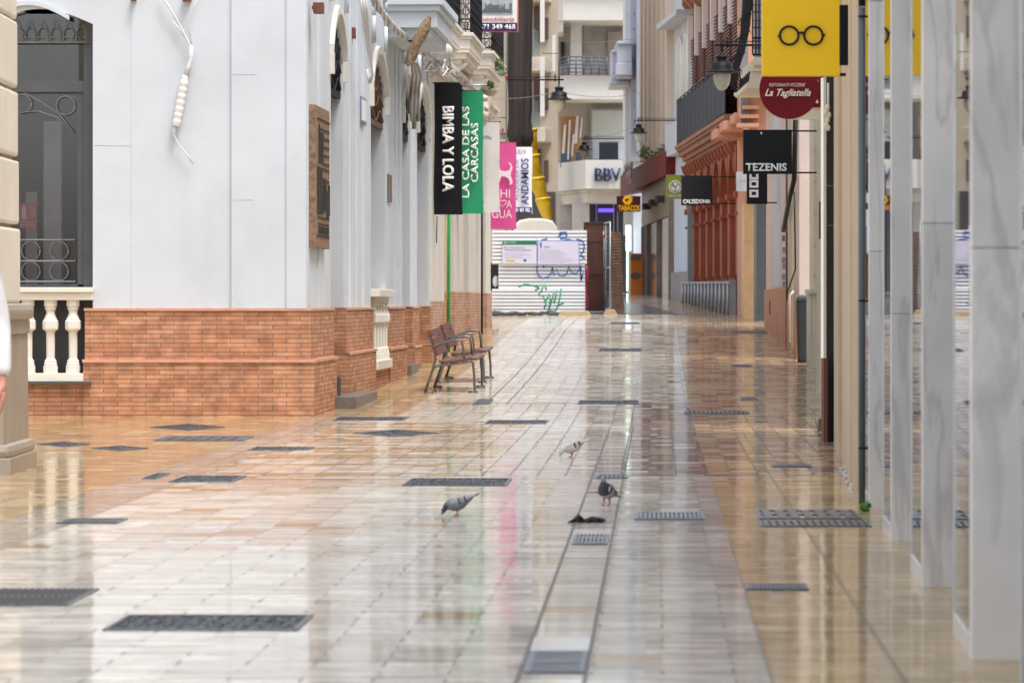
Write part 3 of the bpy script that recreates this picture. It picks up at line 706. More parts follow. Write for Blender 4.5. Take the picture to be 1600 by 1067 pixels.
# window balustrade on the street side
b2 = thing('stone_balustrade', Lf.p(upx(598),0,PZ(570,50)), 'short white balustrade seen edge on in the brick plinth behind the first door', 'balustrade')
a, b_ = ops[1][0], ops[1][1]; zt_, zb_ = PZ(452,50), PZ(562,50)
m = MB(); m.box(Lf, a-.04, b_+.04, -.16, .05, zt_-.10, zt_); m.build('rail', BAL, b2, bevel=.01)
m = MB(); m.box(Lf, a, b_, -.16, .03, zb_-.12, zb_); m.build('foot_rail', BAL, b2, bevel=.01)
m = MB(); m.box(Lf, a, b_, -.5, -.02, Z0, zb_-.121); m.build('brick_base', BRK, b2)
for i in range(5):
    c = Lf.p(a+(b_-a)*(i+.5)/5, -.06, 0); baluster(c.x, c.y, zb_, zt_-.10, .075).build('baluster', BAL, b2)

# balconies of the white building -----------------------------------------
def moulded_slab(fr, u0, u1, w1, z, steps):
    mb = MB(); zz = z
    for h, inset in steps:
        mb.box(fr, u0+inset, u1-inset, WO-.02, w1-inset, zz-h, zz); zz -= h
    return mb
ST = [(.06,.0),(.05,.03),(.16,.06),(.06,.02+.05),(.10,.12),(.08,.2)]
def railing(mb, fr, u0, u1, w, z, H, pitch=.11, r=.008):
    def bar(p, q, rr=r): mb.tube([p, q], rr, 5)
    for a, b in ((fr.p(u0,w,0), fr.p(u1,w,0)), (fr.p(u0,WO,0), fr.p(u0,w,0)), (fr.p(u1,WO,0), fr.p(u1,w,0))):
        L = (b-a).length; n = max(2, int(L/pitch))
        for zz in (z+.05, z+.22, z+H-.2, z+H): bar(a+UZ*zz, b+UZ*zz, .013)
        for i in range(n+1):
            p = a.lerp(b, i/n); bar(p+UZ*z, p+UZ*(z+H))
        for i in range(n):
            c = a.lerp(b, (i+.5)/n); d = (b-a).normalized()
            for zc, rr in ((.36,.05),(.52,.045),(.68,.05),(.12,.04)):
                mb.tube([c+d*math.cos(t*math.pi/4)*rr+UZ*(z+zc+math.sin(t*math.pi/4)*rr*1.5) for t in range(9)], .008, 4)
bals = [(uy(51.2), uy(54.6), .70, PZ(8,52.5), 'nearest white moulded balcony'), (uy(57.5), uy(60.2), .44, PZ(36,58.5), 'second'),
        (uy(63.5), uy(67.0), .40, PZ(64,65.5), 'third'), (uy(70.5), uy(75.0), .38, PZ(93,73), 'fourth')]
for i, (u0, u1, w, z, nm) in enumerate(bals):
    st = ST if i else [(.10,0),(.08,.04),(.22,.08),(.12,.16)]
    b = moulded_slab(Lf, u0, u1, w, z, st).build('balcony', TRIM if i else WHITE, wh, bevel=.008)
    m = MB(); railing(m, Lf, u0+.04, u1-.04, w-.05, z, 1.05); m.build('railing', BLACK, b)
    # curved brackets below
    if i < 2: continue
    m = MB()
    for uu in (u0+.25, u1-.45):
        pts = [Lf.p(uu,WO,z-.5),Lf.p(uu,w*.75,z-.5),Lf.p(uu,w*.45,z-.60),Lf.p(uu,w*.28,z-.68),Lf.p(uu,w*.2,z-.85),Lf.p(uu,WO,z-1.1)]
        m.prism(pts, Lf.d*.2)
    split(m,'bracket', TRIM, b, .01)
# plants hanging off the farthest balcony
LEAF = mat('leaf_green', (.09,.17,.04), .6, var=.4, vs=9)
def leafclump(mb, c, r, n, s=.05):
    for i in range(n):
        v = Vector((random.gauss(0,1),random.gauss(0,1),random.gauss(0,1))).normalized()*r*random.random()**.4
        p = Vector(c)+v; a = Vector((random.uniform(-1,1),random.uniform(-1,1),random.uniform(-.3,1))).normalized(); b = a.orthogonal().normalized()*s*.4
        mb.add([p-a*s, p+b, p+a*s, p-b], [(0,1,2,3)])
m = MB(); leafclump(m, P(779,101,72), .12, 90, .05); leafclump(m, P(766,133,72), .08, 45, .045); leafclump(m, P(784,112,72.5), .1, 45, .045)
tag(m.build('weed_plant', LEAF), 'small green weeds growing from the farthest balcony of the left row', 'plant')

# second building along the same line (greyed, beyond the white one) -------
b2_ = thing('street_building', Lf.p(endu,0,G(60)), 'off white building beyond the white one, behind the hanging banners', 'building')
e2 = [(endu+.0, upx(697)), (upx(711), upx(727)), (upx(734.5), upx(754.5)), (upx(761), uy(77))]
m = MB(); q = MB(); hd = PZ(200, 62)
zb2 = PZ(456, 65)
for i, (a, b_) in enumerate(e2):
    m.box(Lf, a, b_, -.5, -.03, zb2 if i else zb2-.16, Z1+.3); q.box(Lf, a, b_, -.48, 0, -.3, zb2 if i else zb2-.16)
for (a, b_), (c_, d_) in zip(e2, e2[1:]): m.box(Lf, b_, c_, -.5, -.03, PZ(175,64)-.2, Z1+.3)
m.build('wall', mat('offwhite_plaster', (.60,.57,.52), .8, var=.1, vs=1.2, bump=.3, stain=.25), b2_); split(q,'brick_plinth', BRK2, b2_)
m = MB()
for (a, b_), (c_, d_) in zip(e2, e2[1:]): m.box(Lf, b_, c_, -.5, -.40, -.2, PZ(175,64)-.2)
split(m,'door', DGREY, b2_)
m = MB(); m.box(Lf, uy(59.5), uy(77), -.03, .10, PZ(150,68), PZ(150,68)+.14); m.box(Lf, uy(59.5), uy(77), -.03, .16, PZ(150,68)+.14, PZ(150,68)+.2); m.build('string_course', AGED, b2_, bevel=.01)
# carved keystone head under the far balcony
m = MB(); c = P(755,168,70); m.ball(c, .10, .12, .16); m.ball(c+Vector((.03,-.06,-.14)), .07,.08,.09); m.ball(c+Vector((.0,-.03,.17)), .09,.1,.06); m.ball(c+Vector((.07,-.1,-.02)), .035,.04,.05)
m.prism([c+Vector((-.2,0,.2)),c+Vector((.16,-.04,.2)),c+Vector((.06,0,-.3)),c+Vector((-.2,0,-.5))], (0,.3,0))
m.build('keystone', AGED, b2_)

# small things on the left wall ------------------------------------------------
CAB = mat('painted_cable', (.66,.66,.66), .6, var=.08); CAB2 = mat('dusty_cable', (.40,.37,.33), .7, var=.3, vs=10)
# taped cable joint on the front wall
c_ = thing('cable_bundle', P(285,160,FY-.1), 'white taped cable joint with a loose end hanging on the front wall', 'cable')
Yc = FY-.06
m = MB()
m.tube([P(251,-8,Yc),P(266,14,Yc),P(280,38,Yc),P(291,60,Yc),P(297,72,Yc),P(299,86,Yc)], .010, 6)
m.tube([P(270,34,Yc),P(282,48,Yc),P(293,64,Yc)], .008, 6); m.tube([P(312,-8,Yc),P(300,14,Yc),P(295,40,Yc),P(299,74,Yc)], .007, 6)
m.tube([P(249,0,Yc),P(258,14,Yc),P(268,27,Yc),P(276,32,Yc)], .003, 4)
m.tube([P(299,72,Yc),P(299,90,Yc),P(295,104,Yc),P(291,118,Yc)], [.020,.022,.026,.034], 10)
m.build('cable', CAB, c_)
m = MB(); A, B = P(290,118,Yc), P(275,198,Yc); pts = []; rr = []
for i in range(33):
    pts.append(A.lerp(B, i/32)); rr.append((.046 if i%4<3 else .038)*(.7+.3*min(1,i/4)))
m.tube(pts, rr, 12); m.build('taped_joint', mat('white_tape', (.74,.73,.72), .45, var=.06), c_)
m = MB(); m.tube([P(274,198,Yc),P(271,210,Yc),P(276,222,Yc),P(290,240,Yc),P(302,256,Yc)], [.03,.014,.008,.008,.009], 8)
m.build('loose_end', CAB, c_)
for px, py, l in ((497,12,'small brown box end jutting from the corner of the white wall'),(547,51,'brown box end jutting above the first and second doors')):
    Yb = 41.0 if px<500 else 46.0
    m = MB(); m.pb(px-8,px+8,py-8,py+8,Yb+.0,.25); m.pb(px-10,px-6,py-3,py+3,Yb-.02,.02)
    tag(m.build('junction_box', mat('oxide_brown', (.15,.045,.03), .6), None, bevel=.006), l, 'box')
m = MB(); m.pb(204,212,-6,1,FY-.1,.1); m.pb(285,298,-6,2,FY-.1,.1)
tag(m.build('wall_bracket', mat('oxide_brown',(.1,.05,.04),.6)), 'pair of small brown brackets at the top of the front wall', 'bracket')
# timber sign board
sg = thing('timber_sign', Lf.p(.8,WO,PZ(280,41.5)), 'tall burnt timber sign board with black cut slots on the white corner', 'sign')
TIM = mat('burnt_timber', (.27,.165,.10), .7, var=.6, vs=18, bump=.6, bs=40, stain=.5)
ua, ub = upx(493,WO+.07), upx(515,WO+.07); za, zb = PZ(387,41.4), PZ(164,41.2)
zz1 = PZ(172,42.9)
m = MB(); m.box(Lf, ua, ub, WO, WO+.07, za, zb); m.build('board', TIM, sg, bevel=.006)
CH = mat('charred_black', (.015,.013,.012), .6)
m = MB(); H = zb-za; Wd = ub-ua
for i,(z0_,z1_,a,b) in enumerate([(.905,.915,.12,1),(.84,.85,.25,.95),(.78,.79,.3,.95),(.72,.73,.3,.95),(.66,.67,.3,.95),(.60,.61,.3,.95),(.56,.57,.1,.95),(.48,.49,.3,.95),(.21,.22,.15,.95),(.165,.175,.2,.95),(.08,.09,.1,.95)]):
    m.box(Lf, ua+Wd*a, ua+Wd*b, WO+.06, WO+.078, za+H*z0_, za+H*z1_)
for a,b,z0_,z1_ in ((.2,.27,.60,.87),(.36,.52,.62,.82),(.12,.28,.24,.57),(.32,.44,.24,.55),(.5,.66,.26,.45),(.56,.72,.30,.50),(.76,.86,.22,.42),(.88,.96,.24,.46)):
    m.box(Lf, ua+Wd*a, ua+Wd*b, WO+.06, WO+.082, za+H*z0_, za+H*z1_)
for a in (.2,.36,.52,.66,.8): m.box(Lf, ua+Wd*a, ua+Wd*(a+.1), WO+.06, WO+.08, za+H*.10, za+H*.15)
m.build('carved_lettering', CH, sg)
# plaque and vent
pl = thing('wall_plaque', Lf.p(upx(569),WO,PZ(168,46)), 'small framed white plaque with blue edge beside the second door', 'plaque')
ua, ub = upx(564,WO+.03), upx(573,WO+.03)
m = MB(); m.box(Lf, ua, ub, WO, WO+.03, PZ(190,47), PZ(149,47)); m.build('frame', mat('plaque_blue', (.20,.22,.36), .4), pl)
m = MB(); m.box(Lf, ua+.1, ub-.1, WO+.02, WO+.036, PZ(186,47), PZ(153,47)); m.build('face', WPAINT, pl)
m = MB(); ua, ub = upx(607,WO+.02), upx(612.5,WO+.02); m.box(Lf, ua, ub, WO, WO+.02, PZ(313,51), PZ(270,51)); tag(m.build('wall_vent', mat('vent_brown',(.16,.13,.11),.6)), 'narrow dark vent plate on the wall between second and third doors', 'vent')
# old timber log caught among the cables
lg = MB(); Yl = 50.6
lp = [P(638,103,Yl),P(643,88,Yl),P(649,72,Yl),P(657,56,Yl),P(664,42,Yl),P(671,28,Yl)]
lg.tube(lp, [.05,.06,.066,.074,.066,.03], 12)
bm_ = lg
for i in range(len(bm_.v)):
    x,y,z = bm_.v[i]; bm_.v[i] = (x+random.uniform(-.015,.015), y+random.uniform(-.015,.015), z+random.uniform(-.02,.02))
tag(lg.build('weathered_log', mat('dry_bark', (.30,.21,.13), .9, var=.7, vs=22, bump=1, bs=25, stain=.6)), 'weathered wooden log hanging aslant under the nearest balcony', 'log')
# bundled cables
def sag(px0,py0,Ya,px1,py1,Yb,s,n=10): 
    a, b = P(px0,py0,Ya), P(px1,py1,Yb); return [a.lerp(b,i/n)-UZ*s*4*(i/n)*(1-i/n) for i in range(n+1)]
cb = thing('cable_bundle', P(600,30,48), 'thick twisted cable bundle running from the top edge to the log', 'cable')
for i in range(7):
    m = MB(); pts = sag(574+i,-14,47.5,640,58,52,.12,14)
    pts = [p+Vector((math.sin(j*1.3+i)*.035, 0, math.cos(j*1.3+i*1.1)*.04)) for j,p in enumerate(pts)]
    m.tube(pts, .018, 6); m.build('cable', CAB2 if i%2 else CAB, cb)
m = MB(); m.ball(P(643,60,52), .07,.09,.06); m.build('rubber_end', BLACK, cb)
cb = thing('cable_bundle', P(575,60,46), 'pair of white cables hanging down the wall and looping above the second door', 'cable')
for i,(dx,) in enumerate(((0,),(4,),(8,))):
    m = MB(); m.tube([P(563+dx,-10,45.5),P(566+dx,20,45.5),P(571+dx*.7,55,46),P(577+dx*.4,90,46.5),P(583-dx*.2,118,47),P(579-dx*.5,130,47),P(575,122,47),P(574,108,47)], .013, 6); m.build('cable', CAB, cb)
cb = thing('cable_bundle', P(650,130,55), 'grey white tube cables hanging from the log to between third and fourth doors', 'cable')
for i in range(5):
    m = MB(); x = i*3.0
    m.tube([P(644+x*.6,100,54),P(645+x,118,54.5),P(641+x*.9+2,140,55),P(641+x,165,55),P(641+x*1.05,178+i%3*12,55)], [.02,.02,.026,.035,.03], 8); m.build('cable', CAB if i%2 else CAB2, cb)
cb = thing('cable_bundle', P(680,85,57), 'tangled knot of grey cables under the second balcony', 'cable')
for i in range(16):
    m = MB(); pts = []
    for j in range(12):
        t = j/11; c = P(660+t*62, 62+t*66, 56+t*3)
        amp = .30*math.sin(math.pi*min(1,t*1.5))+.04
        pts.append(c+Vector((math.sin(j*1.7+i*2.1)*amp*.5, math.sin(i+j)*.05, math.cos(j*1.3+i*1.7)*amp)))
    m.tube(pts, .011, 5); m.build('cable', CAB2 if i%3 else CAB, cb)
m = MB(); m.ball(P(686,80,56.5), .2,.12,.14); m.build('plastic_wrap', mat('plastic_wrap', (.55,.55,.54), .3, var=.3, vs=9), cb)
# iron hook under balcony
m = MB(); m.tube([P(655,20,52),P(655,42,52)], .012, 6); m.tube([P(646,21,52),P(664,21,52)], .012, 6); tag(m.build('iron_hook', BLACK), 'thin black iron hook fixed under the nearest balcony', 'hook')

# ================================================================== STONE PILLAR AT LEFT
sp = thing('stone_pillar', (PX(-10,29),29,G(29)), 'cream rusticated stone pillar on a moulded grey base at the left edge', 'pillar')
Yp = 27.9; DP = 1.4
PIL = mat('cream_limestone', (.74,.69,.60), .7, var=.08, vs=2, bump=.25, stain=.12); PILG = mat('wet_grey_limestone', (.36,.31,.25), .35, var=.15, vs=3, bump=.2, stain=.3)
XL = -6.0
def psl(m, px, t, d, w=0.0, r=1): m.wb(XL, PX(px,Yp+DP), Yp-w, Yp+DP, PZ(d,Yp+DP), PZ(t,Yp+DP))
for t, d, px in ((-900,31,26.5),(35,138,27.5),(145,245,28.5),(252,351,30),(358,474,32)):
    m = MB(); psl(m, px, t, d, .0); m.build('stone_block', PIL, sp, bevel=.022)
m = MB(); m.wb(XL, PX(19,Yp+DP), Yp+.05, Yp+DP-.05, PZ(474,Yp+DP), PZ(-900,Yp+DP)); m.build('core', mat('stone_joint', (.50,.41,.29), .8), sp)
def ovl(t, d, px, name, mt, bv): 
    m = MB(); m.wb(XL, PX(px,Yp+DP), Yp-(px-32)*Yp/F, Yp+DP, PZ(d,Yp+DP), PZ(t,Yp+DP)); m.build(name, mt, sp, bevel=bv)
ovl(474,500,54,'torus_moulding',PILG,.05); ovl(499,521,47,'frieze',PILG,.012)
# battered shaft
m = MB(); za, zb = PZ(686,Yp+DP), PZ(521,Yp+DP); xa, xb = PX(45,Yp+DP), PX(43.5,Yp+DP)
m.hexa([(XL,Yp-.06,za),(xa,Yp-.06,za),(xa,Yp+DP,za),(XL,Yp+DP,za),(XL,Yp-.05,zb),(xb,Yp-.05,zb),(xb,Yp+DP,zb),(XL,Yp+DP,zb)]); m.build('shaft', PILG, sp, bevel=.01)
ovl(684,704,56,'base_torus',PILG,.045); ovl(703,750,57.5,'base_block',PILG,.012)

# ================================================================== BANNERS
CLB = mat('black_banner_cloth', (.008,.008,.011), .7, spec=.2, var=.3, vs=4, bump=.2, bs=8)
def cloth(a, b, t, d, Y, amp=.010, name='cloth', m=None, parent=None, nx=10, nz=26):
    mb = MB(); vs = []
    for side in (0, .003):
        for j in range(nz+1):
            for i in range(nx+1):
                s, r = i/nx, j/nz
                p = P(a+(b-a)*s + (1.8 if 'w' in name else 0), t+(d-t)*r, Y)
                p.y += side + amp*math.sin(s*5+r*3)*r + amp*.7*math.sin(r*9+s*2)
                p.x += .012*math.sin(r*6+s)*r
                vs.append(p)
    n = (nx+1)*(nz+1); f = []
    for k in (0, n):
        for j in range(nz):
            for i in range(nx): f.append((k+j*(nx+1)+i, k+j*(nx+1)+i+1, k+(j+1)*(nx+1)+i+1, k+(j+1)*(nx+1)+i))
    mb.add(vs, f, True); return mb.build('cloth', m, parent)
def banner(a, b, t, d, Y, m, label, fpx):
    o = thing('hanging_banner', P((a+b)/2, t, Y), label, 'banner', 'vertical banners hanging over the street on the left')
    cloth(a, b, t, d, Y, m=m, parent=o)
    mb = MB(); mb.tube([P(fpx,t,Y+.03), P(b+2,t,Y+.03)], .014, 8); mb.build('pole', BLACK, o)
    mb = MB(); mb.pb(a,b,d-2,d,Y-.004,.012); mb.build('hem_bar', m, o)
    return o
WL = mat('letter_white', (.85,.85,.84), .5, var=.02)
o = banner(678.5, 722, 130, 335.5, 60, CLB, 'black banner with bold white sideways lettering, nearest of the row', 672)
ptext('BIMBA Y LOLA', o, WL, 691.5,709,167,299.5,59.94, rot=-90, bold=.045)
GRN = mat('green_banner_cloth', (.006,.28,.12), .55, var=.08, vs=4, bump=.2, bs=8)
o = banner(713, 755, 142.5, 334, 66, GRN, 'green banner with two columns of white sideways lettering', 700)
ptext('LA CASA DE LAS', o, WL, 722,733,167,309,65.93, rot=90, bold=.02); ptext('CARCASAS', o, WL, 735.5,747,193,285,65.93, rot=90, bold=.02)
m = MB(); m.tube([P(722,135,64),P(761,133,64)], .02, 8); tag(m.build('banner_rod', GALV), 'bare grey metal rod sticking out beside the black banner', 'rod')
CRM = mat('cream_banner_cloth', (.66,.65,.62), .6, var=.06, vs=3, bump=.3, bs=6)
o = banner(740, 780.5, 191, 332, 72, CRM, 'worn cream banner with faint grey script and a small grey umbrella mark', 735)
m = MB(); Yb = 71.93; pts = [P(760+9*math.cos(R(a)),219-7*math.sin(R(a)),Yb) for a in range(0,181,20)]+[P(760,217,Yb)]
m.prism(pts, (0,-.004,0)); m.build('umbrella_mark', mat('faded_slate',(.30,.32,.38),.6), o)
ptext('Peluqueria', o, mat('faded_script', (.50,.51,.56), .6), 753,763,232,320,71.93, rot=90, shear=.4)
PNK = mat('pink_banner_cloth', (.62,.07,.26), .55, var=.08, vs=3, bump=.25, bs=7)
o = banner(763, 806.5, 223, 358, 78, PNK, 'pink banner with a pale dog silhouette and pale letters', 756)
PW = mat('letter_pale_pink', (.80,.62,.68), .5)
Yb = 77.93
dog = [(780,256),(783,266),(790,268),(797,266),(799,260),(795,254),(799,255),(802,262),(800,268),(799,274),(802,284),(801,288),(797,289),(798,285),(795,279),(790,276),(784,276),(781,286),(778,290),(776,280),(776,268)]
m = MB(); m.prism([P(x-1,y,Yb) for x,y in dog], (0,-.005,0)); m.build('dog_mark', PW, o)
ptext('HI', o, PW, 782,797,296,309,Yb); ptext('A', o, PW, 791,800,313,325,Yb); ptext('GUA', o, PW, 769,800,328,341,Yb)
hp = [(785,324),(779,317),(779.5,314),(782,313),(785,315.5),(788,313),(790.5,314),(791,317)]
m = MB(); m.tube([P(x,y,Yb-.004) for x,y in hp+hp[:1]], .009, 5); m.build('heart_mark', PW, o)
WHB = mat('white_banner_cloth', (.74,.74,.80), .55, var=.04, bump=.2, bs=7)
o = banner(800, 831.5, 230, 334, 84, WHB, 'white banner with navy words for scaffold hire, farthest of the row', 795)
NAV = mat('letter_navy', (.02,.03,.14), .5); Yb = 83.93
ptext('ANDAMIOS', o, NAV, 814,826,248,320,Yb, rot=90, bold=.02); ptext('ALQUILER DE', o, NAV, 805,811,250,314,Yb, rot=90)
ptext('HUELVA', o, NAV, 803,822,234,241,Yb); 
m = MB(); m.pb(801,831,324,334,Yb,.004); m.build('navy_band', NAV, o); ptext('661 401 902', o, WL, 803,828,325.5,331.5,Yb-.004, bold=.02)
# green pole and black pipe below the banners
GP_ = mat('green_paint', (.01,.36,.06), .4)
c = P(701,400,62); m = MB(); m.tube([Vector((c.x,c.y,G(62)+.05)), P(701,150,62)], .025, 8)
gpo = thing('green_post', (c.x,c.y,G(62)), 'slim bright green post with a yellow edge under the banners', 'post'); m.build('post', GP_, gpo)
m = MB(); m.tube([Vector((c.x-.03,c.y+.01,G(62)+.3)), P(698.5,340,62)], .009, 6); m.build('yellow_edge', mat('yellow_paint',(.7,.5,.05),.5), gpo)
m = MB(); c = P(753,400,72); m.tube([Vector((c.x,c.y,G(72))), P(753,300,72)], .02, 8); tag(m.build('drainpipe', BLACK), 'thin black downpipe on the off white wall under the green banner', 'pipe')
m = MB(); c = P(684,400,59.5); m.tube([Vector((c.x-.02,c.y,PZ(380,59.5))), P(683,338,59.5)], .008, 6); tag(m.build('hanging_strap', BLACK), 'short dark strap hanging below the black banner', 'strap')

# estate agent's sign hanging on the far balcony rail
es = thing('estate_agent_sign', P(777,25,68), 'white red edged sign with skyline picture and phone number 671 349 468', 'sign')
m = MB(); m.pb(745,810,-32,50.5,68,.03); m.build('frame', mat('sign_edge_red',(.62,.12,.12),.5), es)
m = MB(); m.pb(747,808,-30,36,67.99,.01); m.build('face', WPAINT, es)
m = MB(); m.pb(747,808,37,48.5,67.985,.01); m.build('navy_band', NAV, es)
ptext('671 349 468', es, WL, 749,805,38.5,46,67.98, bold=.03); ptext('Inmobiliaria', es, mat('rose_letters',(.55,.22,.25),.5), 749.5,804,26,33.5,67.98, bold=.01)
m = MB(); m.pb(753,801,-12,24,67.985,.006); m.build('picture', mat('picture_grey',(.40,.43,.46),.5,var=.3,vs=6), es)
m = MB()
for i in range(22):
    x = 754+i*2.1; m.pb(x, x+1.5, 20-random.uniform(4,16), 20, 67.975, .008)
m.build('skyline', mat('picture_dark',(.10,.12,.14),.5), es)
# ================================================================== BENCH SEATS
DKW = mat('bench_slat_wood', (.15,.052,.037), .35, var=.35, vs=14)
STL = mat('bench_steel', (.17,.17,.165), .4, .6, var=.2)
def seat(px, py, label):
    g = GP(px, py); o = thing('street_bench', g, label, 'bench', 'pair of slatted street benches')
    y = Vector((.0475,1,0)).normalized(); x = Vector((1,-.0475,0)).normalized()
    def q(a, b, z): return Vector((g.x,g.y,0)) + x*a + y*b + UZ*(G(g.y+b)+z) 
    Wd = 1.75
    for b in (0.02, Wd-.02):
        m = MB(); m.tube([q(0,b,.02),q(.05,b,.16),q(.10,b,.31),q(.125,b,.42),q(.12,b,.50),q(.035,b,.76)], .017, 8)
        m.tube([q(0-.02,b,.008),q(.10,b,.008)], .018, 6); m.build('leg', STL, o)
        m = MB(); m.tube([q(.62,b,.01),q(.615,b,.2),q(.60,b,.37),q(.58,b,.395),q(.4,b,.365),q(.2,b,.345),q(.13,b,.33),q(.10,b,.30)], .016, 8)
        m.tube([q(.54,b,.008),q(.66,b,.008)], .018, 6); m.build('leg', STL, o)
        m = MB(); m.tube([q(.12,b,.57),q(.22,b,.625),q(.34,b,.655),q(.43,b,.66),q(.46,b,.645),q(.475,b,.56),q(.49,b,.41)], .013, 8); m.build('armrest', STL, o)
    sl = [(.17,.375,.29,.370),(.305,.372,.42,.385),(.435,.388,.55,.410),(.56,.412,.65,.405)]
    for a0,z0,a1,z1 in sl:
        m = MB(); m.hexa([q(a0,0,z0),q(a1,0,z1),q(a1,Wd,z1),q(a0,Wd,z0),q(a0,0,z0+.028),q(a1,0,z1+.028),q(a1,Wd,z1+.028),q(a0,Wd,z0+.028)]); m.build('seat_slat', DKW, o, bevel=.005)
    for z0,z1 in ((.46,.575),(.585,.675),(.685,.775)):
        f = lambda z: .135-(z-.46)*.33
        m = MB(); m.hexa([q(f(z0),0,z0),q(f(z0)+.03,0,z0+.01),q(f(z0)+.03,Wd,z0+.01),q(f(z0),Wd,z0),q(f(z1),0,z1),q(f(z1)+.03,0,z1+.01),q(f(z1)+.03,Wd,z1+.01),q(f(z1),Wd,z1)]); m.build('back_slat', DKW, o, bevel=.006)
    return o
seat(664.5, 613.5, 'nearer of two dark slatted street benches with steel arms beside the brick wall')
seat(684, 598, 'farther street bench with steel arms, just behind the nearer one')

# ================================================================== PIGEONS
def frame_rings(pts, radii, seg=16):
    """lofted body: radii = (side, vertical)"""
    mb = MB(); vs = []; n = len(pts)
    for i, p in enumerate(pts):
        t = (Vector(pts[min(i+1,n-1)])-Vector(pts[max(i-1,0)])).normalized(); s = Vector((0,1,0)); s = (s-t*s.dot(t)).normalized(); u = t.cross(s)
        if u.z < 0 and abs(t.z) < .9: u = -u
        for k in range(seg):
            a = 2*math.pi*k/seg; vs.append(Vector(p)+s*math.cos(a)*radii[i][0]+u*math.sin(a)*radii[i][1])
    mb.add(vs, [(i*seg+k,i*seg+(k+1)%seg,(i+1)*seg+(k+1)%seg,(i+1)*seg+k) for i in range(n-1) for k in range(seg)], True)
    mb.add(vs[:seg],[tuple(range(seg))]); mb.add(vs[-seg:],[tuple(range(seg))])
    return mb
def xf(mb, M):
    mb.v = [tuple(M@Vector(v)) for v in mb.v]; return mb
def pigeon(px, py, scale, yaw, pose, cols, label, stripe=False):
    g = GP(px, py, .002); o = thing('pigeon', g, label, 'pigeon', 'pigeons on the wet paving')
    M = Matrix.Translation(g) @ Matrix.Rotation(R(yaw),4,'Z') @ Matrix.Diagonal((scale,scale,scale,1))
    body, neck, wing, tailc, barc, beakc, legc = cols
    # local: x forwards, z up; legs at origin
    if pose == 'peck':
        pts = [(-.145,0,.170),(-.10,0,.148),(-.05,0,.123),(0,0,.105),(.045,0,.10),(.08,0,.092),(.105,0,.075),(.118,0,.055),(.126,0,.038),(.132,0,.024),(.136,0,.014)]
        rd = [(.014,.010),(.036,.028),(.056,.052),(.063,.062),(.058,.058),(.042,.043),(.028,.028),(.019,.020),(.018,.019),(.014,.015),(.004,.005)]
        beak = [(.137,0,.018),(.142,0,.006),(.144,0,.001)]; eye = Vector((.127,0,.034)); hb = .0165
        wtip = (-.175,.190)
    else:
        pts = [(-.135,0,.075),(-.09,0,.085),(-.05,0,.10),(-.01,0,.115),(.03,0,.13),(.055,0,.15),(.062,0,.172),(.062,0,.192),(.068,0,.206),(.072,0,.218),(.072,0,.226)]
        rd = [(.014,.010),(.034,.028),(.054,.052),(.065,.064),(.064,.064),(.046,.046),(.027,.028),(.018,.018),(.018,.020),(.014,.015),(.004,.004)]
        beak = [(.086,0,.207),(.100,0,.201),(.107,0,.195)]; eye = Vector((.074,0,.210)); hb = .016
        wtip = (-.15,.07)
    mb = frame_rings(pts, rd)
    # thighs and shanks grown into the body mesh
    b = xf(mb, M).build('body', body, o)
    # neck colour
    k = 6 if pose == 'peck' else 5
    nk = frame_rings(pts[k-1:k+3], [(a*1.03,c*1.03) for a,c in rd[k-1:k+3]]); xf(nk, M).build('neck_plumage', neck, o)
    for s in (-1,1):
        m = MB(); m.tube([(-.005,s*.022,.075),(0,s*.024,.045),(-.006,s*.024,.028),(.002,s*.024,.006)], [.014,.008,.0042,.004], 7)
        for a in (-28,0,28): m.tube([(.0,s*.024,.006),(.018*math.cos(R(a)),s*.024+.02*math.sin(R(a)),.006),(.033*math.cos(R(a)),s*.024+.034*math.sin(R(a)),.003)], [.0035,.003,.0018], 6)
        m.tube([(0,s*.024,.006),(-.018,s*.024,.003)], [.003,.0015], 6)
        xf(m, M).build('leg', legc, o)
        # wing: tapered blade along the flank
        z1 = .145 if pose=='peck' else .125
        w = []; n = 9
        for i in range(n+1):
            t = i/n; x = .065-(.065-wtip[0])*t; zc = (.115 if pose=='peck' else .135)*(1-t)+wtip[1]*t
            hh = .038*math.sin(math.pi*min(1,t*.9+.12))**.6*(1-t*.55); yy = s*(.057*math.sin(math.pi*min(.75,.25+t*.45))*(1-t*.55)+.006)
            w.append(((x,yy,zc), (.008,hh)))
        m = frame_rings([a for a,_ in w],[c for _,c in w],10); wo_ = xf(m, M).build('wing', wing, o)
        m = MB(); 
        for i,t in ((3,.5),(5,.7)) if barc else ():
            p = Vector(w[i][0]); m.tube([p+Vector((.0,s*.0065,.026)), p+Vector((-.006,s*.009,0)), p+Vector((-.016,s*.0065,-.024))], .011 if body is pwh else .006, 6)
        if barc: xf(m, M).build('wing_bar', barc, wo_)
        m = MB(); e = eye+Vector((0,s*hb,0)); m.ball(e,.0032,.002,.0032,8,6); xf(m, M).build('eye', mat('pigeon_eye',(.30,.08,.01),.2), o)
    m = MB(); t0 = Vector(pts[1]); dirn = (Vector(pts[0])-Vector(pts[2])).normalized()
    for i in range(7):
        a = (i-3)*.075; d = Vector((dirn.x, a, dirn.z)).normalized(); side = Vector((-d.y,d.x,0)).normalized()*.008
        p0 = t0+Vector((0,a*.1,.003*(3-abs(i-3)))); p1 = p0+d*.115
        m.hexa([p0-side,p1-side*1.2,p1+side*1.2,p0+side]+[v+Vector((0,0,.003)) for v in (p0-side,p1-side*1.2,p1+side*1.2,p0+side)])
    xf(m, M).build('tail', tailc, o)
    m = MB(); m.tube(beak, [.005,.0035,.001], 7); m.ball(Vector(beak[0])+Vector((0,0,.003)),.004,.004,.003,8,5); xf(m, M).build('beak', beakc, o)
    return o
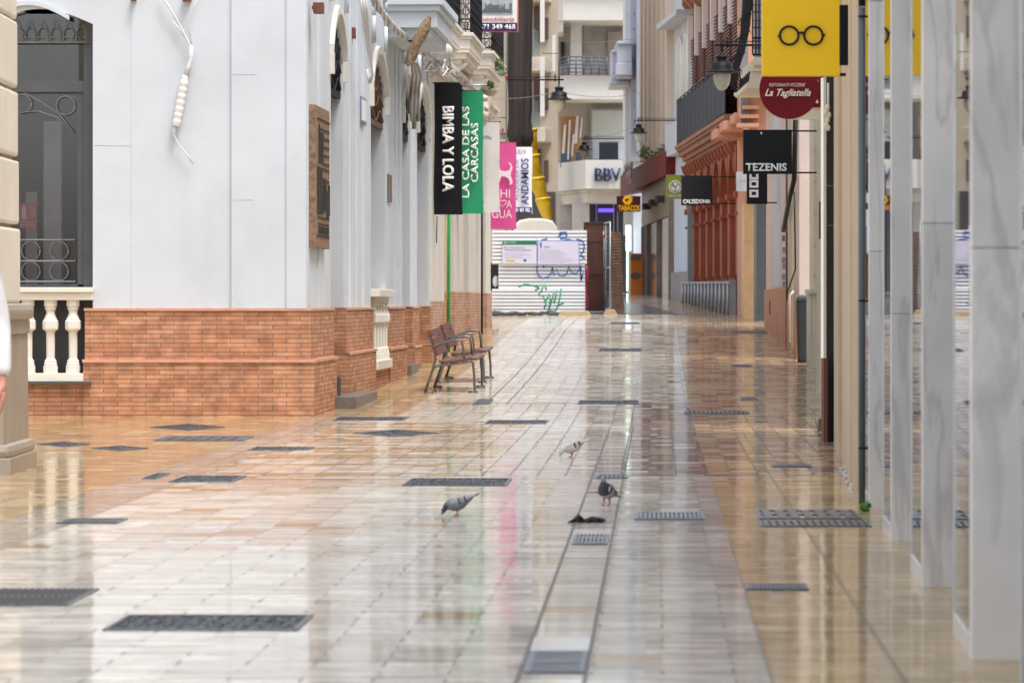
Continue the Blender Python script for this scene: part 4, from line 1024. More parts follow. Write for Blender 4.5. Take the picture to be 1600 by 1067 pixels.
pwh = mat('feather_white', (.55,.54,.52), .7, var=.15, vs=40, bump=.4, bs=90); pgr = mat('feather_grey', (.17,.18,.20), .7, var=.3, vs=40, bump=.4, bs=90); pdk = mat('feather_slate', (.035,.04,.05), .5, var=.4, vs=50)
pwh = mat('feather_white', (.55,.54,.52), .7, var=.15, vs=40, bump=.4, bs=90); pbr = mat('feather_brown', (.20,.07,.04), .7, var=.3, vs=50)
plg = mat('pigeon_leg_red', (.42,.05,.06), .5); pbk = mat('beak_dark', (.05,.045,.05), .4); plt = mat('feather_pale_grey', (.34,.35,.37), .7, var=.2, vs=40, bump=.4, bs=90)
pigeon(714, 806, .64, 178, 'peck', (pgr, pdk, plt, pdk, pdk, pbk, plg), 'grey pigeon pecking at the slabs with head down to the left')
pigeon(948, 790, .78, -115, 'stand', (plt, pdk, plt, pgr, pdk, pbk, plg), 'grey pigeon with a dark round breast walking towards the camera on the channel')
pigeon(893, 714.5, .72, -165+0, 'peck', (pwh, pwh, pwh, pwh, pbr, mat('beak_pale',(.4,.33,.3),.4), plg), 'white pigeon with a brown striped wing, farthest of the three')
# black cloth scrap
m = MB(); g = GP(920, 816); random.seed(3)
pts = [g+Vector(((i-6)*.0155, random.uniform(-.02,.02), .012+.003*math.sin(i*1.1)+(.014 if i==2 else 0))) for i in range(13)]
m.tube(pts, [.006,.016,.024,.022,.014,.014,.017,.020,.022,.022,.020,.015,.006], 10)
m.tube([pts[1], pts[1]+Vector((-.03,-.02,-.012)), pts[1]+Vector((-.045,-.04,-.018))], [.012,.009,.004], 8)
m.tube([pts[3], pts[3]+Vector((.02,.05,-.005)), pts[3]+Vector((.05,.09,-.015))], [.014,.010,.005], 8)
tag(m.build('cloth_scrap', mat('black_wet_cloth', (.008,.008,.01), .4, var=.3, vs=30, bump=.8, bs=60)), 'crumpled black glove like scrap lying in the channel behind the drain grate', 'litter')

# ================================================================== PERSON at the left edge
def skin_mesh(name, verts, edges, radii, m, parent, sub=2, root=0):
    me = bpy.data.meshes.new(name); me.from_pydata([Vector(v) for v in verts], edges, [])
    ob = bpy.data.objects.new('tmp', me); COL.objects.link(ob)
    md = ob.modifiers.new('s','SKIN'); md.use_smooth_shade = True
    sv = me.skin_vertices[0].data
    for i, r in enumerate(radii):
        sv[i].radius = r if isinstance(r, tuple) else (r, r); sv[i].use_root = (i == root)
    s2 = ob.modifiers.new('u','SUBSURF'); s2.levels = sub; s2.render_levels = sub
    dg = bpy.context.evaluated_depsgraph_get(); dg.update()
    em = bpy.data.meshes.new_from_object(ob.evaluated_get(dg)); bpy.data.objects.remove(ob); bpy.data.meshes.remove(me)
    em.name = name; em.materials.clear(); em.materials.append(m)
    for p in em.polygons: p.use_smooth = True
    o = bpy.data.objects.new(name, em); COL.objects.link(o)
    if parent is not None: o.parent = parent; o.matrix_parent_inverse = wmi(parent)
    return o
def person():
    Y = 20.0; bx = PX(-72, Y); gz = G(Y); pr = thing('person', (bx,Y,gz), 'person in a white long sleeved top at the left edge, arm hanging down', 'person')
    SK = mat('skin', (.52,.24,.17), .5, var=.08, vs=20); WT = mat('white_knit_top', (.74,.72,.76), .85, var=.05, vs=20, bump=.4, bs=60); TR = mat('dark_trousers', (.04,.045,.06), .8, var=.2, vs=20)
    def q(x, y, z): return (bx+x, Y+y, gz+z)
    V=[];Ed=[];Ra=[]
    def add(p, r, par=None):
        V.append(q(*p)); Ra.append(r); i = len(V)-1
        if par is not None: Ed.append((par,i))
        return i
    pel = add((0,0,.92),(.15,.11)); ch = add((0,-.01,1.15),(.14,.10),pel); sh = add((0,0,1.38),(.15,.09),ch); nk = add((0,0,1.49),.055,sh); hd = add((0,-.02,1.57),.075,nk); h2 = add((0,-.02,1.66),(.085,.1),hd); h3 = add((0,-.01,1.73),.06,h2)
    hands = []
    for s in (-1,1):
        a = add((s*.18,0,1.40),.055,sh); e = add((s*.235,.03,1.13),.042,a); w = add((s*.255,-.06,.86),.028,e); p1 = add((s*.26,-.075,.80),(.022,.036),w); p2 = add((s*.262,-.08,.755),(.020,.038),p1)
        for k,(dy,l) in enumerate(((-.030,.068),(-.010,.078),(.010,.074),(.028,.058))):
            f0 = add((s*.262,-.08+dy,.735),.0095,p2); f1 = add((s*.256,-.083+dy*1.1,.735-l*.5),.0088,f0); add((s*.243,-.085+dy*1.1,.735-l),.0075,f1)
        t0 = add((s*.25,-.11,.785),.011,p1); t1 = add((s*.243,-.130,.755),.010,t0); add((s*.238,-.135,.73),.008,t1)
        hp = add((s*.09,0,.86),.085,pel); kn = add((s*.10,-.02,.48),.055,hp); an = add((s*.10,.02,.08),.035,kn); add((s*.11,-.12,.035),(.035,.025),an)
    skin_mesh('body', V, Ed, Ra, SK, pr, 2)
    # top
    V.clear();Ed.clear();Ra.clear()
    c0 = add((0,0,.90),(.17,.125)); c1 = add((0,0,1.15),(.165,.12),c0); c2 = add((0,0,1.37),(.17,.105),c1); add((0,0,1.455),.075,c2)
    for s in (-1,1):
        a = add((s*.19,0,1.39),.072,c2); e = add((s*.235,.03,1.13),.062,a); w1 = add((s*.248,-.03,.98),.058,e); w2 = add((s*.254,-.05,.90),.056,w1); add((s*.256,-.058,.865),.046,w2)
    skin_mesh('top', V, Ed, Ra, WT, pr, 2)
    V.clear();Ed.clear();Ra.clear()
    c0 = add((0,0,.92),(.16,.12))
    for s in (-1,1):
        h = add((s*.09,0,.84),.098,c0); k_ = add((s*.10,-.02,.48),.070,h); add((s*.10,.02,.10),.055,k_)
    skin_mesh('trousers', V, Ed, Ra, TR, pr, 2)
    for s in (-1,1):
        m = MB(); c = q(s*.11,-.06,.045); m.ball(c,.05,.14,.05,12,8); m.build('shoe', mat('shoe_black',(.03,.03,.03),.5), pr)
    m = MB(); m.ball(q(0,.015,1.70),.092,.11,.10,16,10); m.build('hair', mat('brown_hair',(.06,.035,.02),.6,var=.4,vs=40), pr)
    m = MB(); m.ball(q(0,-.118,1.635),.014,.02,.022,8,6)
    m.tube([q(-.025,-.108,1.592),q(0,-.116,1.590),q(.025,-.108,1.592)],.006,6)
    m.build('nose_and_mouth', SK, pr)
    for s in (-1,1):
        m = MB(); m.ball(q(s*.032,-.1,1.66),.012,.008,.008,8,6); m.build('eye', mat('eye_dark',(.05,.03,.02),.2), pr)
        m = MB(); m.ball(q(s*.088,-.005,1.645),.01,.022,.03,8,6); m.build('ear', SK, pr)
person()

# ================================================================== HOARDING AND SITE
ho = thing('site_hoarding', GP(842,491), 'white corrugated steel site hoarding with blue and green graffiti', 'hoarding')
YF = 92.0; SH = mat('white_corrugated_steel', (.80,.82,.85), .35, var=.04, vs=2, stain=.06); 
def corr(a, b, t, d, Y):
    mb = MB(); z0, z1 = PZ(d,Y), PZ(t,Y); n = max(1, round((z1-z0)/.0866)); p = (z1-z0)/n; prof = []
    for i in range(n):
        z = z0+p*i; prof += [(z,.10),(z+p*.27,.10),(z+p*.30,0),(z+p*.98,-.004)]
    prof.append((z1,.10)); x0, x1 = PX(a,Y), PX(b,Y); vs = [(x0,Y+w,z) for z,w in prof]+[(x1,Y+w,z) for z,w in prof]; k = len(prof)
    vs += [(x0,Y+w+.012,z) for z,w in prof]+[(x1,Y+w+.012,z) for z,w in prof]
    f = [(i,i+1,k+i+1,k+i) for i in range(k-1)]+[(2*k+i,2*k+i+1,3*k+i+1,3*k+i) for i in range(k-1)]
    return mb.add(vs, f)
for a,b,t,d,dy in ((769,917,360,413,0),(779,914,412,453,.05),(769,914.5,451.5,489.5,0)):
    corr(a,b,t,d,YF+dy).build('corrugated_sheet', SH, ho)
m = MB(); m.pb(766,913,411,454,YF+.45,.05); m.build('dark_backing', mat('site_gap_dark',(.02,.02,.022),.6), ho)  # added dark sheet so the open gap into the site reads black
m = MB(); m.ball(P(774.5,440,YF+.3), .07,.06,.14); m.build('plastic_drum', WPAINT, ho)
BL = mat('graffiti_blue', (.02,.10,.36), .5); GG = mat('graffiti_green', (.01,.30,.12), .5); Yg = YF-.012
def spray(pl, mt, r=.010): 
    m = MB()
    for pts in pl:
        v = [P(x,y,Yg) for x,y in pts]; m.tube(v, r*1.7, 6)
    m.g = m.g[::3]
    m.v = [(x, Yg+(y-Yg)*.25, z) for x,y,z in m.v]; return split(m,'graffiti', mt, ho)
spray([[(873,368),(876,373),(884,372),(886,367),(880,365),(873,368)],[(874,364),(885,363)],[(880,377),(888,374),(897,377),(903,374),(909,376),(913,382),(912,392),(907,400),(914,404)],[(846,376),(855,373)],
       [(839,415),(839,424),(842,432),(848,435),(856,433),(861,427),(863,418),(866,432),(870,420),(874,431),(880,432),(886,427),(889,416),(893,426),(900,428),(905,421),(907,415),(908,439),(912,424)],[(849,415),(849,419)]], BL)
spray([[(810,449),(820,444),(832,446),(842,450)],[(838,446),(843,450),(836,454)],[(850,444),(846,454),(841,461),(849,462),(853,476),(850,482)],[(851,445),(854,453)],[(853,470),(858,459),(860,470),(858,482)],[(866,455),(862,470),(857,484)],[(870,454),(866,474)],[(877,450),(875,464),(872,478),(868,486)],[(870,478),(881,473)]], GG)
def board(a,b,t,d,label,hdr):
    o = thing('notice_board', P((a+b)/2,d,YF-.03), label, 'notice board'); Y = YF-.05
    m = MB(); m.pb(a,b,t,d,Y,.03); m.build('panel', mat('pale_lilac_board', (.60,.58,.70), .5, var=.03), o)
    if hdr: 
        m = MB(); m.pb(a,b,t,t+6.5,Y-.004,.02); m.build('green_header', mat('header_green',(.01,.17,.07),.5), o)
        ptext('A', o, WL, a+2, a+5, t+1.4, t+5, Y-.006); ptext('Junta de Andalucía', o, WL, a+6,a+21,t+2,t+4.6,Y-.006)
        T = mat('notice_text', (.22,.21,.28), .6)
        ptext('Plan de Recuperación,', o, T, a+3,a+35,t+9.5,t+12.3,Y-.003); ptext('Transformación y Resiliencia', o, T, a+3,a+45,t+13.3,t+16.2,Y-.003)
        m = MB(); m.pb(a+6,a+19,d-6.5,d-3.5,Y-.004,.01); m.build('yellow_logo', mat('logo_yellow',(.65,.45,.02),.5), o)
        m = MB(); m.pb(a+33,a+37.5,d-6.5,d-3.5,Y-.004,.01); m.build('blue_logo', mat('logo_blue',(.02,.03,.3),.5), o)
    else:
        B2 = mat('notice_blue', (.12,.20,.48), .5)
        m = MB(); m.pb(a+3,a+7,t+3,t+7.5,Y-.004,.01); m.pb(a+3.6,a+6.4,t+8,t+11.5,Y-.004,.01); m.build('crest', B2, o)
        ptext('HUELVA', o, B2, a+9.5,a+20,t+8.4,t+11,Y-.003)
        m = MB()
        for q in ((a,b,t,t+.7),(a,b,d-.7,d),(a,a+.7,t,d),(b-.7,b,t,d)): m.pb(*q,Y-.003,.01)
        m.build('blue_border', B2, o)
    m = MB(); random.seed(int(a)); y_ = t+(19 if hdr else 15)
    while y_ < d-(8 if hdr else 3): 
        m.pb(a+3, a+3+(b-a-8)*random.uniform(.45,.98), y_, y_+.55, Y-.003, .01); y_ += 2.6
    split(m, 'text_line', mat('notice_faint', (.36,.35,.45), .6), o)
    return o
board(785,838.5,376,412,'left notice board with green header fixed to the white hoarding',True)
board(840,905,376,413.5,'right plain lilac notice board with blue border fixed to the white hoarding',False)
m = MB(); random.seed(5)
for i in range(46):
    x = random.uniform(770,868); y = random.uniform(489,493); g = GP(x, y); r = random.uniform(.03,.09); m.ball(g+UZ*r*.4, r*1.6, r, r*.6, 7, 5)
tag(m.build('rubble', mat('dark_rubble',(.05,.05,.05),.6,var=.8,vs=8)), 'dark rubble along the foot of the corrugated hoarding', 'rubble', kind='stuff')
for a,b,y,l in ((872,925,493.5,'long tan concrete foot block at the right foot of the corrugated hoarding'),(943,966,491.5,'short tan concrete foot block under the mesh gate')):
    g = GP((a+b)/2, y); x0,x1 = PX(a,g.y),PX(b,g.y); m = MB(); z = G(g.y)
    m.hexa([(x0,g.y,z-.02),(x1,g.y,z-.02),(x1,g.y+.3,z+.0),(x0,g.y+.3,z),(x0+.05,g.y+.02,z+.11),(x1-.08,g.y+.02,z+.11),(x1-.08,g.y+.27,z+.12),(x0+.05,g.y+.27,z+.12)])
    tag(m.build('concrete_foot', mat('tan_concrete',(.38,.28,.17),.8,var=.2), bevel=.02), l, 'fence foot')
# brown board wall
m = MB(); Yw = 93.0; WP = mat('brown_board', (.105,.038,.022), .6, var=.35, vs=3)
o = thing('board_panel', P(930,487,Yw), 'tall dark brown timber panel beside the corrugated hoarding', 'panel')
m.pb(914,948,349,486,Yw,.05); m.build('board', WP, o)
m = MB(); m.pb(912,915.5,347,487,Yw-.03,.09); m.pb(946,949,347,487,Yw-.03,.09); m.pb(915.5,946,347,350,Yw-.02,.07); m.pb(915.5,946,428,431,Yw-.01,.03); m.pb(915.5,946,377,378.5,Yw-.01,.03); m.build('batten', mat('dark_batten',(.06,.03,.02),.6), o)
m = MB(); pts = [P(916+1.2*math.sin(i*.9),415+i*7.2,YF+.3) for i in range(11)]; m.tube(pts, [.03,.05,.045,.05,.04,.05,.045,.05,.05,.045,.04], 8)
tag(m.build('red_sheeting', mat('red_plastic',(.30,.03,.07),.4)), 'strip of crumpled dark red plastic hanging beside the hoarding edge', 'plastic sheet')
# mesh gate seen obliquely
o = thing('mesh_gate', P(956,487,91), 'galvanised mesh gate standing open beside the brown panel', 'gate'); a = P(944,350,93.0); b = P(953.5,350,91.2); Gt = Frame(a.x,a.y,b.x,b.y,1)
Lg = Gt.len; z0, z1 = G(92)+.02, PZ(348,92)
m = MB()
for u in (0,Lg*.3,Lg): m.tube([Gt.p(u,0,z0),Gt.p(u,0,z1)], .016, 8)
for z in (z0+.1,(z0+z1)/2,z1): m.tube([Gt.p(0,0,z),Gt.p(Lg,0,z)], .02, 8)
m.build('frame', GALV, o); m = MB()
for i in range(1,14): m.tube([Gt.p(Lg*i/14,0,z0+.1),Gt.p(Lg*i/14,0,z1)], .003, 4)
for i in range(1,16): m.tube([Gt.p(0,0,z0+.1+(z1-z0-.1)*i/16),Gt.p(Lg,0,z0+.1+(z1-z0-.1)*i/16)], .004, 4)
m.build('mesh', DGREY, o)
m = MB(); m.pb(942.5,944.5,358,372,92.4,.02); m.pb(942,944,362,366,92.39,.02)
rt = thing('barrier_tape', P(943,365,92.4), 'short piece of red and white tape on the mesh gate', 'tape')
m.build('strip', WPAINT, rt); m = MB(); m.pb(942.3,944.6,367,373,92.38,.02); m.pb(942.3,944.6,357,360,92.38,.02); m.build('red_band', REDS, rt)
# leaning stack of slatted pallets
o = thing('pallet_stack', P(965,487,92.5), 'leaning stack of brown slatted panels beside the mesh gate', 'pallets'); PW_ = mat('pallet_wood',(.20,.12,.075),.8,var=.5,vs=6)
random.seed(11)
for k in range(2):
    m = MB()
    for i in range(26):
        t = i/25; xl = 952+3*t+k*4+random.uniform(-.6,.6); xr = 969+5.5*t+k*1.0+random.uniform(-.8,.8); y = 363+t*119+k*1.5; m.pb(xl,xr,y,y+2.9,92.3+k*.4,.09)
    m.build('slatted_panel', PW_, o)
m = MB()
for x in (955,968): m.hexa([P(x,363,92.4),P(x+1.6,363,92.4),P(x+1.6,363,92.6),P(x,363,92.6),P(x+3,487,92.4),P(x+5,487,92.4),P(x+5,487,92.6),P(x+3,487,92.6)])
m.pb(951,976,481,488,92.25,.5); m.build('post', PW_, o)
# white van cab behind the hoarding
Yv = 98.0; o = thing('white_van', P(840,490,Yv), 'white rounded van roof showing above the corrugated hoarding', 'van')
def van_section(y, w, zt):
    pr = []; x0, x1 = PX(800,Yv), PX(873,Yv)
    return pr
m = MB(); prof = [(0,0),(0,.9),(.02,1.55),(.08,1.85),(.2,1.98),(.45,2.03),(.8,2.03),(1.05,1.97),(1.18,1.80),(1.24,1.5),(1.26,.9),(1.26,0)]
x0 = PX(799,Yv); zb = PZ(341,Yv)-2.03
vs = []; secs = [(-.0,.96),(.25,1),(2.6,1),(2.9,.97)]
for dy, s in secs:
    for a, z in prof: vs.append((x0+.63+(a-.63)*s, Yv+dy, zb+.25+(z)*(.5+.5*s if z>1.6 else 1)*(1)-.25))
k_ = len(prof); m.add(vs, [(i*k_+j,i*k_+(j+1)%k_,(i+1)*k_+(j+1)%k_,(i+1)*k_+j) for i in range(3) for j in range(k_)]+[tuple(range(k_)),tuple(range(3*k_,4*k_))], False)
m.build('body', mat('van_white',(.72,.70,.62),.3,var=.05), o, bevel=.02)
m = MB(); m.wb(x0+.15,x0+1.1,Yv-.01,Yv+.02,zb+1.05,zb+1.65); m.build('windscreen', DARKIN, o)
m = MB()
for xx in (.42,.80): m.wb(x0+xx,x0+xx+.012,Yv+.02,Yv+2.6,zb+2.0,zb+2.036)
m.build('roof_seam', mat('seam_grey',(.3,.3,.28),.5), o)
for sx_ in (0,1.06):
    m = MB(); 
    for yy in (.5,2.3):
        c = Vector((x0+sx_,Yv+yy,zb+.3)); m.tube([c,c+Vector((.2,0,0))],.30,16)
    m.build('wheel', BLACK, o)
# yellow debris chute
YC = 100.0; o = thing('debris_chute', P(840,300,YC), 'yellow segmented rubble chute coming down behind the white banner', 'chute'); YEL = mat('chute_yellow',(.62,.42,.01),.45,var=.15,vs=3)
path = [(826,205,14),(830,245,13.5),(838,280,12.5),(848,312,12),(857,343,11)]
for (xa,ya,ra),(xb,yb,rb) in zip(path, path[1:]):
    m = MB(); s = YC/F; m.tube([P(xa,ya-3,YC),P(xa,ya+2,YC),P(xb,yb,YC)], [ra*s*.98,ra*s*.94,rb*s*.74], 16)
    m.tube([P(xa,ya-2,YC),P(xa+.6,ya+1,YC)], [ra*s*1.04,ra*s*1.04], 16); m.build('segment', YEL, o)
# netting shroud + scaffold pole
NET = mat('dark_netting', (.030,.022,.018), .75, var=.7, vs=5, streak=True, bump=.5, bs=6)
m = MB(); vs = []; seg = 40; prof = [(-300,18,813),(0,18.5,813),(60,18.5,812),(120,18.5,811.5),(170,18.5,813),(190,17.5,812),(210,20,813),(220,19,814),(230,13,815)]
s = 96/F; YN = 96.0
for y, r, cx in prof:
    for k in range(seg):
        a = 2*math.pi*k/seg; rr = r*s*(1+.06*math.sin(a*9+y*.013)+.03*math.sin(a*4+y*.03)); c = P(cx,y,YN); vs.append(c+Vector((rr*math.cos(a), rr*math.sin(a),0)))
m.add(vs, [(i*seg+k,i*seg+(k+1)%seg,(i+1)*seg+(k+1)%seg,(i+1)*seg+k) for i in range(len(prof)-1) for k in range(seg)]+[tuple(range(len(vs)-seg,len(vs)))], True)
tag(m.build('netting_shroud', NET), 'tall dark brown netting shroud hanging behind the banners in the street centre', 'netting')
o = thing('scaffold_pole', Vector((PX(791,94),94,G(94))), 'thin grey scaffold pole with a red clamp left of the dark netting', 'pole')
m = MB(); m.tube([Vector((PX(791,94),94,G(94))), P(791,-320,94)], .022, 8); m.build('tube', GREYM, o)
m = MB(); m.tube([P(791,117,94),P(791,123,94)], .034, 10); m.build('clamp', REDS, o)
o = thing('scaffold_deck', P(785,210,97), 'piece of scaffold with small red cans behind the cream banner', 'scaffold')
m = MB(); 
for y in (184,208,216): m.tube([P(766,y,97),P(792,y,97)], .02, 6)
m.pb(768,792,209,214,97,.5); m.build('ledger', GREYM, o)
m = MB(); m.pb(779,783,204,209,97,.1); m.pb(784,787,201,209,97.1,.1); m.build('can', REDS, o)

# ================================================================== FAR BUILDINGS
def win(mb, a,b,t,d,Y): mb.pb(a,b,t,d,Y,.06)
# building at the back left
o = thing('street_building', P(815,300,118), 'beige flats with slender balconies behind the dark netting', 'building')
m = MB(); m.pbg(640,872,-260,118,14,0); m.build('wall', mat('beige_flats', (.50,.43,.34), .8, var=.1, vs=.8, stain=.3), o)
m = MB()
for t in (-130,-20,90,200): m.plan([(PX(824,116.8),116.8),(PX(852,116.8),116.8),(PX(863,118.1),118.1),(PX(824,118.1),118.1)], PZ(t+22,117), PZ(t,117))
split(m,'balcony', mat('cream_balcony',(.66,.60,.50),.7,stain=.2), o, .02)
m = MB()
for t in (-130,-20,90,200): m.plan([(PX(827,116.9),116.9),(PX(834,116.9),116.9),(PX(843,118),118),(PX(827,118),118)], PZ(t,117), PZ(t-44,117))
split(m,'glass_balustrade', mat('teal_glass_panel',(.20,.27,.27),.15,var=.1), o)
m = MB()
for t in (-90,22,132,245): win(m, 834,845,t-12,t+44,117.9); win(m,850,857,t+6,t+40,117.9)
split(m,'window', mat('maroon_shutter',(.10,.05,.04),.5), o)
m = MB(); m.pb(844,851,90,182,116.2,.3); m.pb(844,851,-40,66,116.2,.3); m.pb(863,868,55,112,116,.4); split(m,'white_column', CONC, o)
m = MB(); m.pbg(800,868,300,117.85,.3); m.build('shopfront', mat('dark_background',(.07,.065,.06),.4,var=.3,vs=1), o)  # made-up dark panel that darkens the background behind the van
m = MB(); m.tube([P(847,84,115.8),P(872,84,115.8)],.01,4); m.build('cable', BLACK, o)
tag(o)
# bank building
o = thing('bank_building', P(930,460,150), 'pale block with curved white balconies and navy bank lettering closing the street', 'building')
YB = 150.0
BW = mat('bank_wall', (.58,.55,.51), .8, var=.08, vs=.6, stain=.25)  # wall colour raised to paint in the haze of distance
m = MB(); m.pbg(868,1010,-150,YB+3.5,12,0); m.build('wall', BW, o)
def bay(t, d, lx=848, mx=886, rx=992, dl=2.5, name='balcony_slab'):
    p = [(PX(lx,YB+dl),YB+dl),(PX(lx+9,YB+1.0),YB+1.0),(PX(mx,YB),YB),(PX(rx,YB),YB),(PX(rx,YB+3.6),YB+3.6),(PX(lx,YB+3.6),YB+3.6)]
    mb = MB(); mb.plan(p, PZ(d,YB), PZ(t,YB)); return mb.build(name, CONC, o)
for k in range(-1,1):
    bay(-16+k*131, 32+k*131, 846, 880); 
bay(118,155,848,884)
m = MB(); m.plan([(PX(847,152),152),(PX(880,150.2),150.2),(PX(880,153),153),(PX(847,153),153)], PZ(172,151), PZ(128,151)); m.plan([(PX(846,152),152),(PX(880,150.2),150.2),(PX(880,153),153),(PX(846,153),153)], PZ(52,151), PZ(10,151)); split(m,'side_slab', CONC, o)
m = MB()
for k in range(-1,1):
    zt = 90+k*131
    for y in (0,6,12,18,24): m.tube([P(850,zt+14+y*.8,151.5),P(881,zt+y,149.9),P(888,zt-1+y,149.8),P(985,zt+y,149.8)], .03, 5)
    for x in range(888,985,12): m.tube([P(x,zt,149.8),P(x,zt+28,149.8)], .035, 5)
    for x in range(852,884,7): m.tube([P(x,zt+16-(x-850)*.4,151.0),P(x,zt+42-(x-850)*.4,151.0)], .03, 5)
m.build('railing', mat('grey_blue_iron',(.09,.10,.13),.5), o)
m = MB()
for k in range(-1,1):
    t = 33+k*131; m.pb(912,985,t-6,t+84,YB+3.3,.3); 
m.pb(870,890,50,116,YB+3.3,.3)
split(m,'balcony_back_wall', HAZYCON, o)
m = MB()
for k in range(-1,1): 
    t = 37+k*131; m.pb(892,909,t-4,t+80,YB+1.5,1.2); m.pb(863,869,t+18,t+75,YB+.6,.5)
m.pb(863,870,170,345,YB+.6,.8); split(m,'column', CONC, o)
m = MB()
for k in range(-1,1): m.pb(950,985,50+k*131,117+k*131,YB+3.1,.2)
split(m,'shutter_recess', mat('taupe_shutter',(.36,.31,.27),.7), o)
m = MB(); m.pb(876,882,66,100,YB+3.1,.2); m.build('dark_opening', DARKIN, o)
# piano nobile with blind and poster
m = MB(); m.pb(922,990,170,249,YB+3.0,.4); m.build('window_frame', mat('window_grey',(.40,.43,.46),.5), o)
m = MB(); m.pb(925,990,173,222,YB+2.9,.2); m.build('roller_blind', mat('pale_blind',(.52,.55,.52),.6,var=.06), o)
m = MB(); m.pb(936,966,224,249,YB+2.9,.2); m.build('pane', mat('dark_pane',(.03,.035,.045),.15), o)
m = MB(); m.pb(926,936,222,249,YB+2.9,.2); m.pb(966,990,222,249,YB+2.9,.2); split(m,'side_panel', mat('pale_blue_panel',(.50,.56,.62),.5), o)
pb_ = MB(); pb_.pb(875.5,910,182,262,YB+2.6,.1); pp = pb_.build('window_poster', mat('poster_orange',(.50,.28,.12),.6,var=.4,vs=.8), o)
m = MB(); 
for x,w,t,d in ((878,4,195,240),(886,3,188,250),(897,5,182,225),(905,3,184,215),(892,3,210,245)): m.hexa([P(x,d,YB+2.5),P(x+w,d,YB+2.5),P(x+w,d,YB+2.55),P(x,d,YB+2.55),P(x+3,t,YB+2.5),P(x+w+3,t,YB+2.5),P(x+w+3,t,YB+2.55),P(x+3,t,YB+2.55)])
split(m,'white_figures', mat('poster_white',(.72,.70,.68),.6), pp)
m = MB(); m.pb(876,892,240,262,YB+2.56,.04); m.pb(900,909,238,254,YB+2.56,.04); split(m,'navy_figures', mat('poster_navy',(.08,.13,.20),.6), pp)
# fascia
FW = mat('fascia_white', (.66,.65,.62), .5, var=.03)
m = MB(); p = [(PX(872,153),153),(PX(915,149.2),149.2),(PX(995,149.2),149.2),(PX(995,154),154),(PX(872,154),154)]
m.plan(p, PZ(295,149.2), PZ(250,149.2)); m.build('fascia', FW, o)
m = MB(); p = [(PX(874,153.4),153.4),(PX(917,149.6),149.6),(PX(995,149.6),149.6),(PX(995,154),154),(PX(874,154),154)]
m.plan(p, PZ(300,149.2), PZ(295.2,149.2)); m.plan([(a+(.0 if i else .0),b+.25) for i,(a,b) in enumerate(p)], PZ(316,149.2), PZ(300.1,149.2)); m.build('frieze', mat('frieze_white',(.60,.58,.54),.6), o)
ptext('BBVA', o, mat('bank_navy',(.008,.02,.10),.35), 929.5,986,263,283,149.15, bold=.02, ext=.06)
m = MB(); m.pbg(874,893,316,153.2,.6); m.pbg(894,921,316,150.4,.8); split(m,'pier', mat('pier_grey',(.50,.48,.46),.6), o)
m = MB(); m.pb(918,995,316,470,152.2,.3); m.pb(893,895,316,470,152.2,.1); m.build('shopfront', mat('dark_shopfront',(.04,.045,.06),.15), o)
for a,b,t,d in ((935,959,326,331.5),(896,905,325,330)):
    m = MB(); m.pb(a,b,t,d,151.9,.1); m.build('purple_sign_light', mat('purple_light',(.10,.05,.75),.4,emit=1.2), o)
m = MB(); 
for x in (931,958,964): m.pb(x,x+2,316,470,152.1,.1)
split(m,'mullion', GREYM, o)

# lanterns ---------------------------------------------------------------------
def lantern(cx, ytop, Y, s, armx, army, label, wallend=None):
    """s = metres per unit of a lantern 0.8 m tall; ytop = pixel of neck top"""
    c = P(cx, ytop, Y); o = thing('street_lantern', c, label, 'street lamp', 'bell lanterns on wall arms over the street')
    m = MB(); H = [(.02,0),(.02,-.07),(.10,-.09),(.125,-.115),(.10,-.15),(.095,-.19),(.15,-.215),(.20,-.235),(.205,-.33),(.215,-.345),(.22,-.365),(.31,-.385),(.325,-.40),(.32,-.41),(.15,-.405)]
    m.lathe(c, [(r*s,z*s) for r,z in H], 24); m.build('hood', BLACK, o)
    m = MB(); B = [(.155,-.395),(.165,-.45),(.160,-.54),(.135,-.64),(.09,-.71),(.04,-.745),(.005,-.75)]
    m.lathe(c, [(r*s,z*s) for r,z in B], 24); m.build('glass_globe', mat('frosted_globe',(.56,.55,.46),.25,var=.08), o)
    m = MB(); e = P(armx, army, Y); q = P(cx, ytop, Y); qa = P(cx, army, Y)
    m.tube([q, qa+UZ*.12*s], .022*s, 8); m.tube([qa-(e-qa).normalized()*.12*s, e], .022*s, 8); m.tube([qa+UZ*.07*s, e+UZ*.07*s], .010*s, 6)
    m.tube([qa+(e-qa).normalized()*.1*s-UZ*.05*s, qa+(e-qa).normalized()*.1*s+UZ*.14*s], .018*s, 6)
    m.build('arm', BLACK, o); return o
lantern(1128, 80, 58, .80*1.0, 1262, 71, 'largest bell lantern, hanging before the red shutters at right')
lantern(873.5, 131, 94, .96, 791, 125, 'bell lantern hanging left of centre in front of the white balcony')
lantern(998, 191, 112, .80, 1063, 188.5, 'small bell lantern beside the slate blue pilaster')
lantern(913, 219, 125, .80, 976, 217, 'smallest bell lantern hanging above the navy bank letters')
# fine wires
for i,(a,b) in enumerate((((848,60,120),(1005,58,110)),((870,142,120),(1000,146,110)),((700,150,70),(880,140,110)),((930,212,120),(1000,190,110)))):
    m = MB(); m.tube(sag(*a[:2],a[2],*b[:2],b[2],.15), .008, 4); tag(m.build('overhead_wire', GREYM), ['upper thin wire across the street before the bank building','thin wire crossing below the curved balcony railing','long slack wire from the left banners to the lantern','short slack wire near the smallest lantern'][i], 'wire')
def tp(Y, z=9.5): return HZ-(z-E)*F/Y
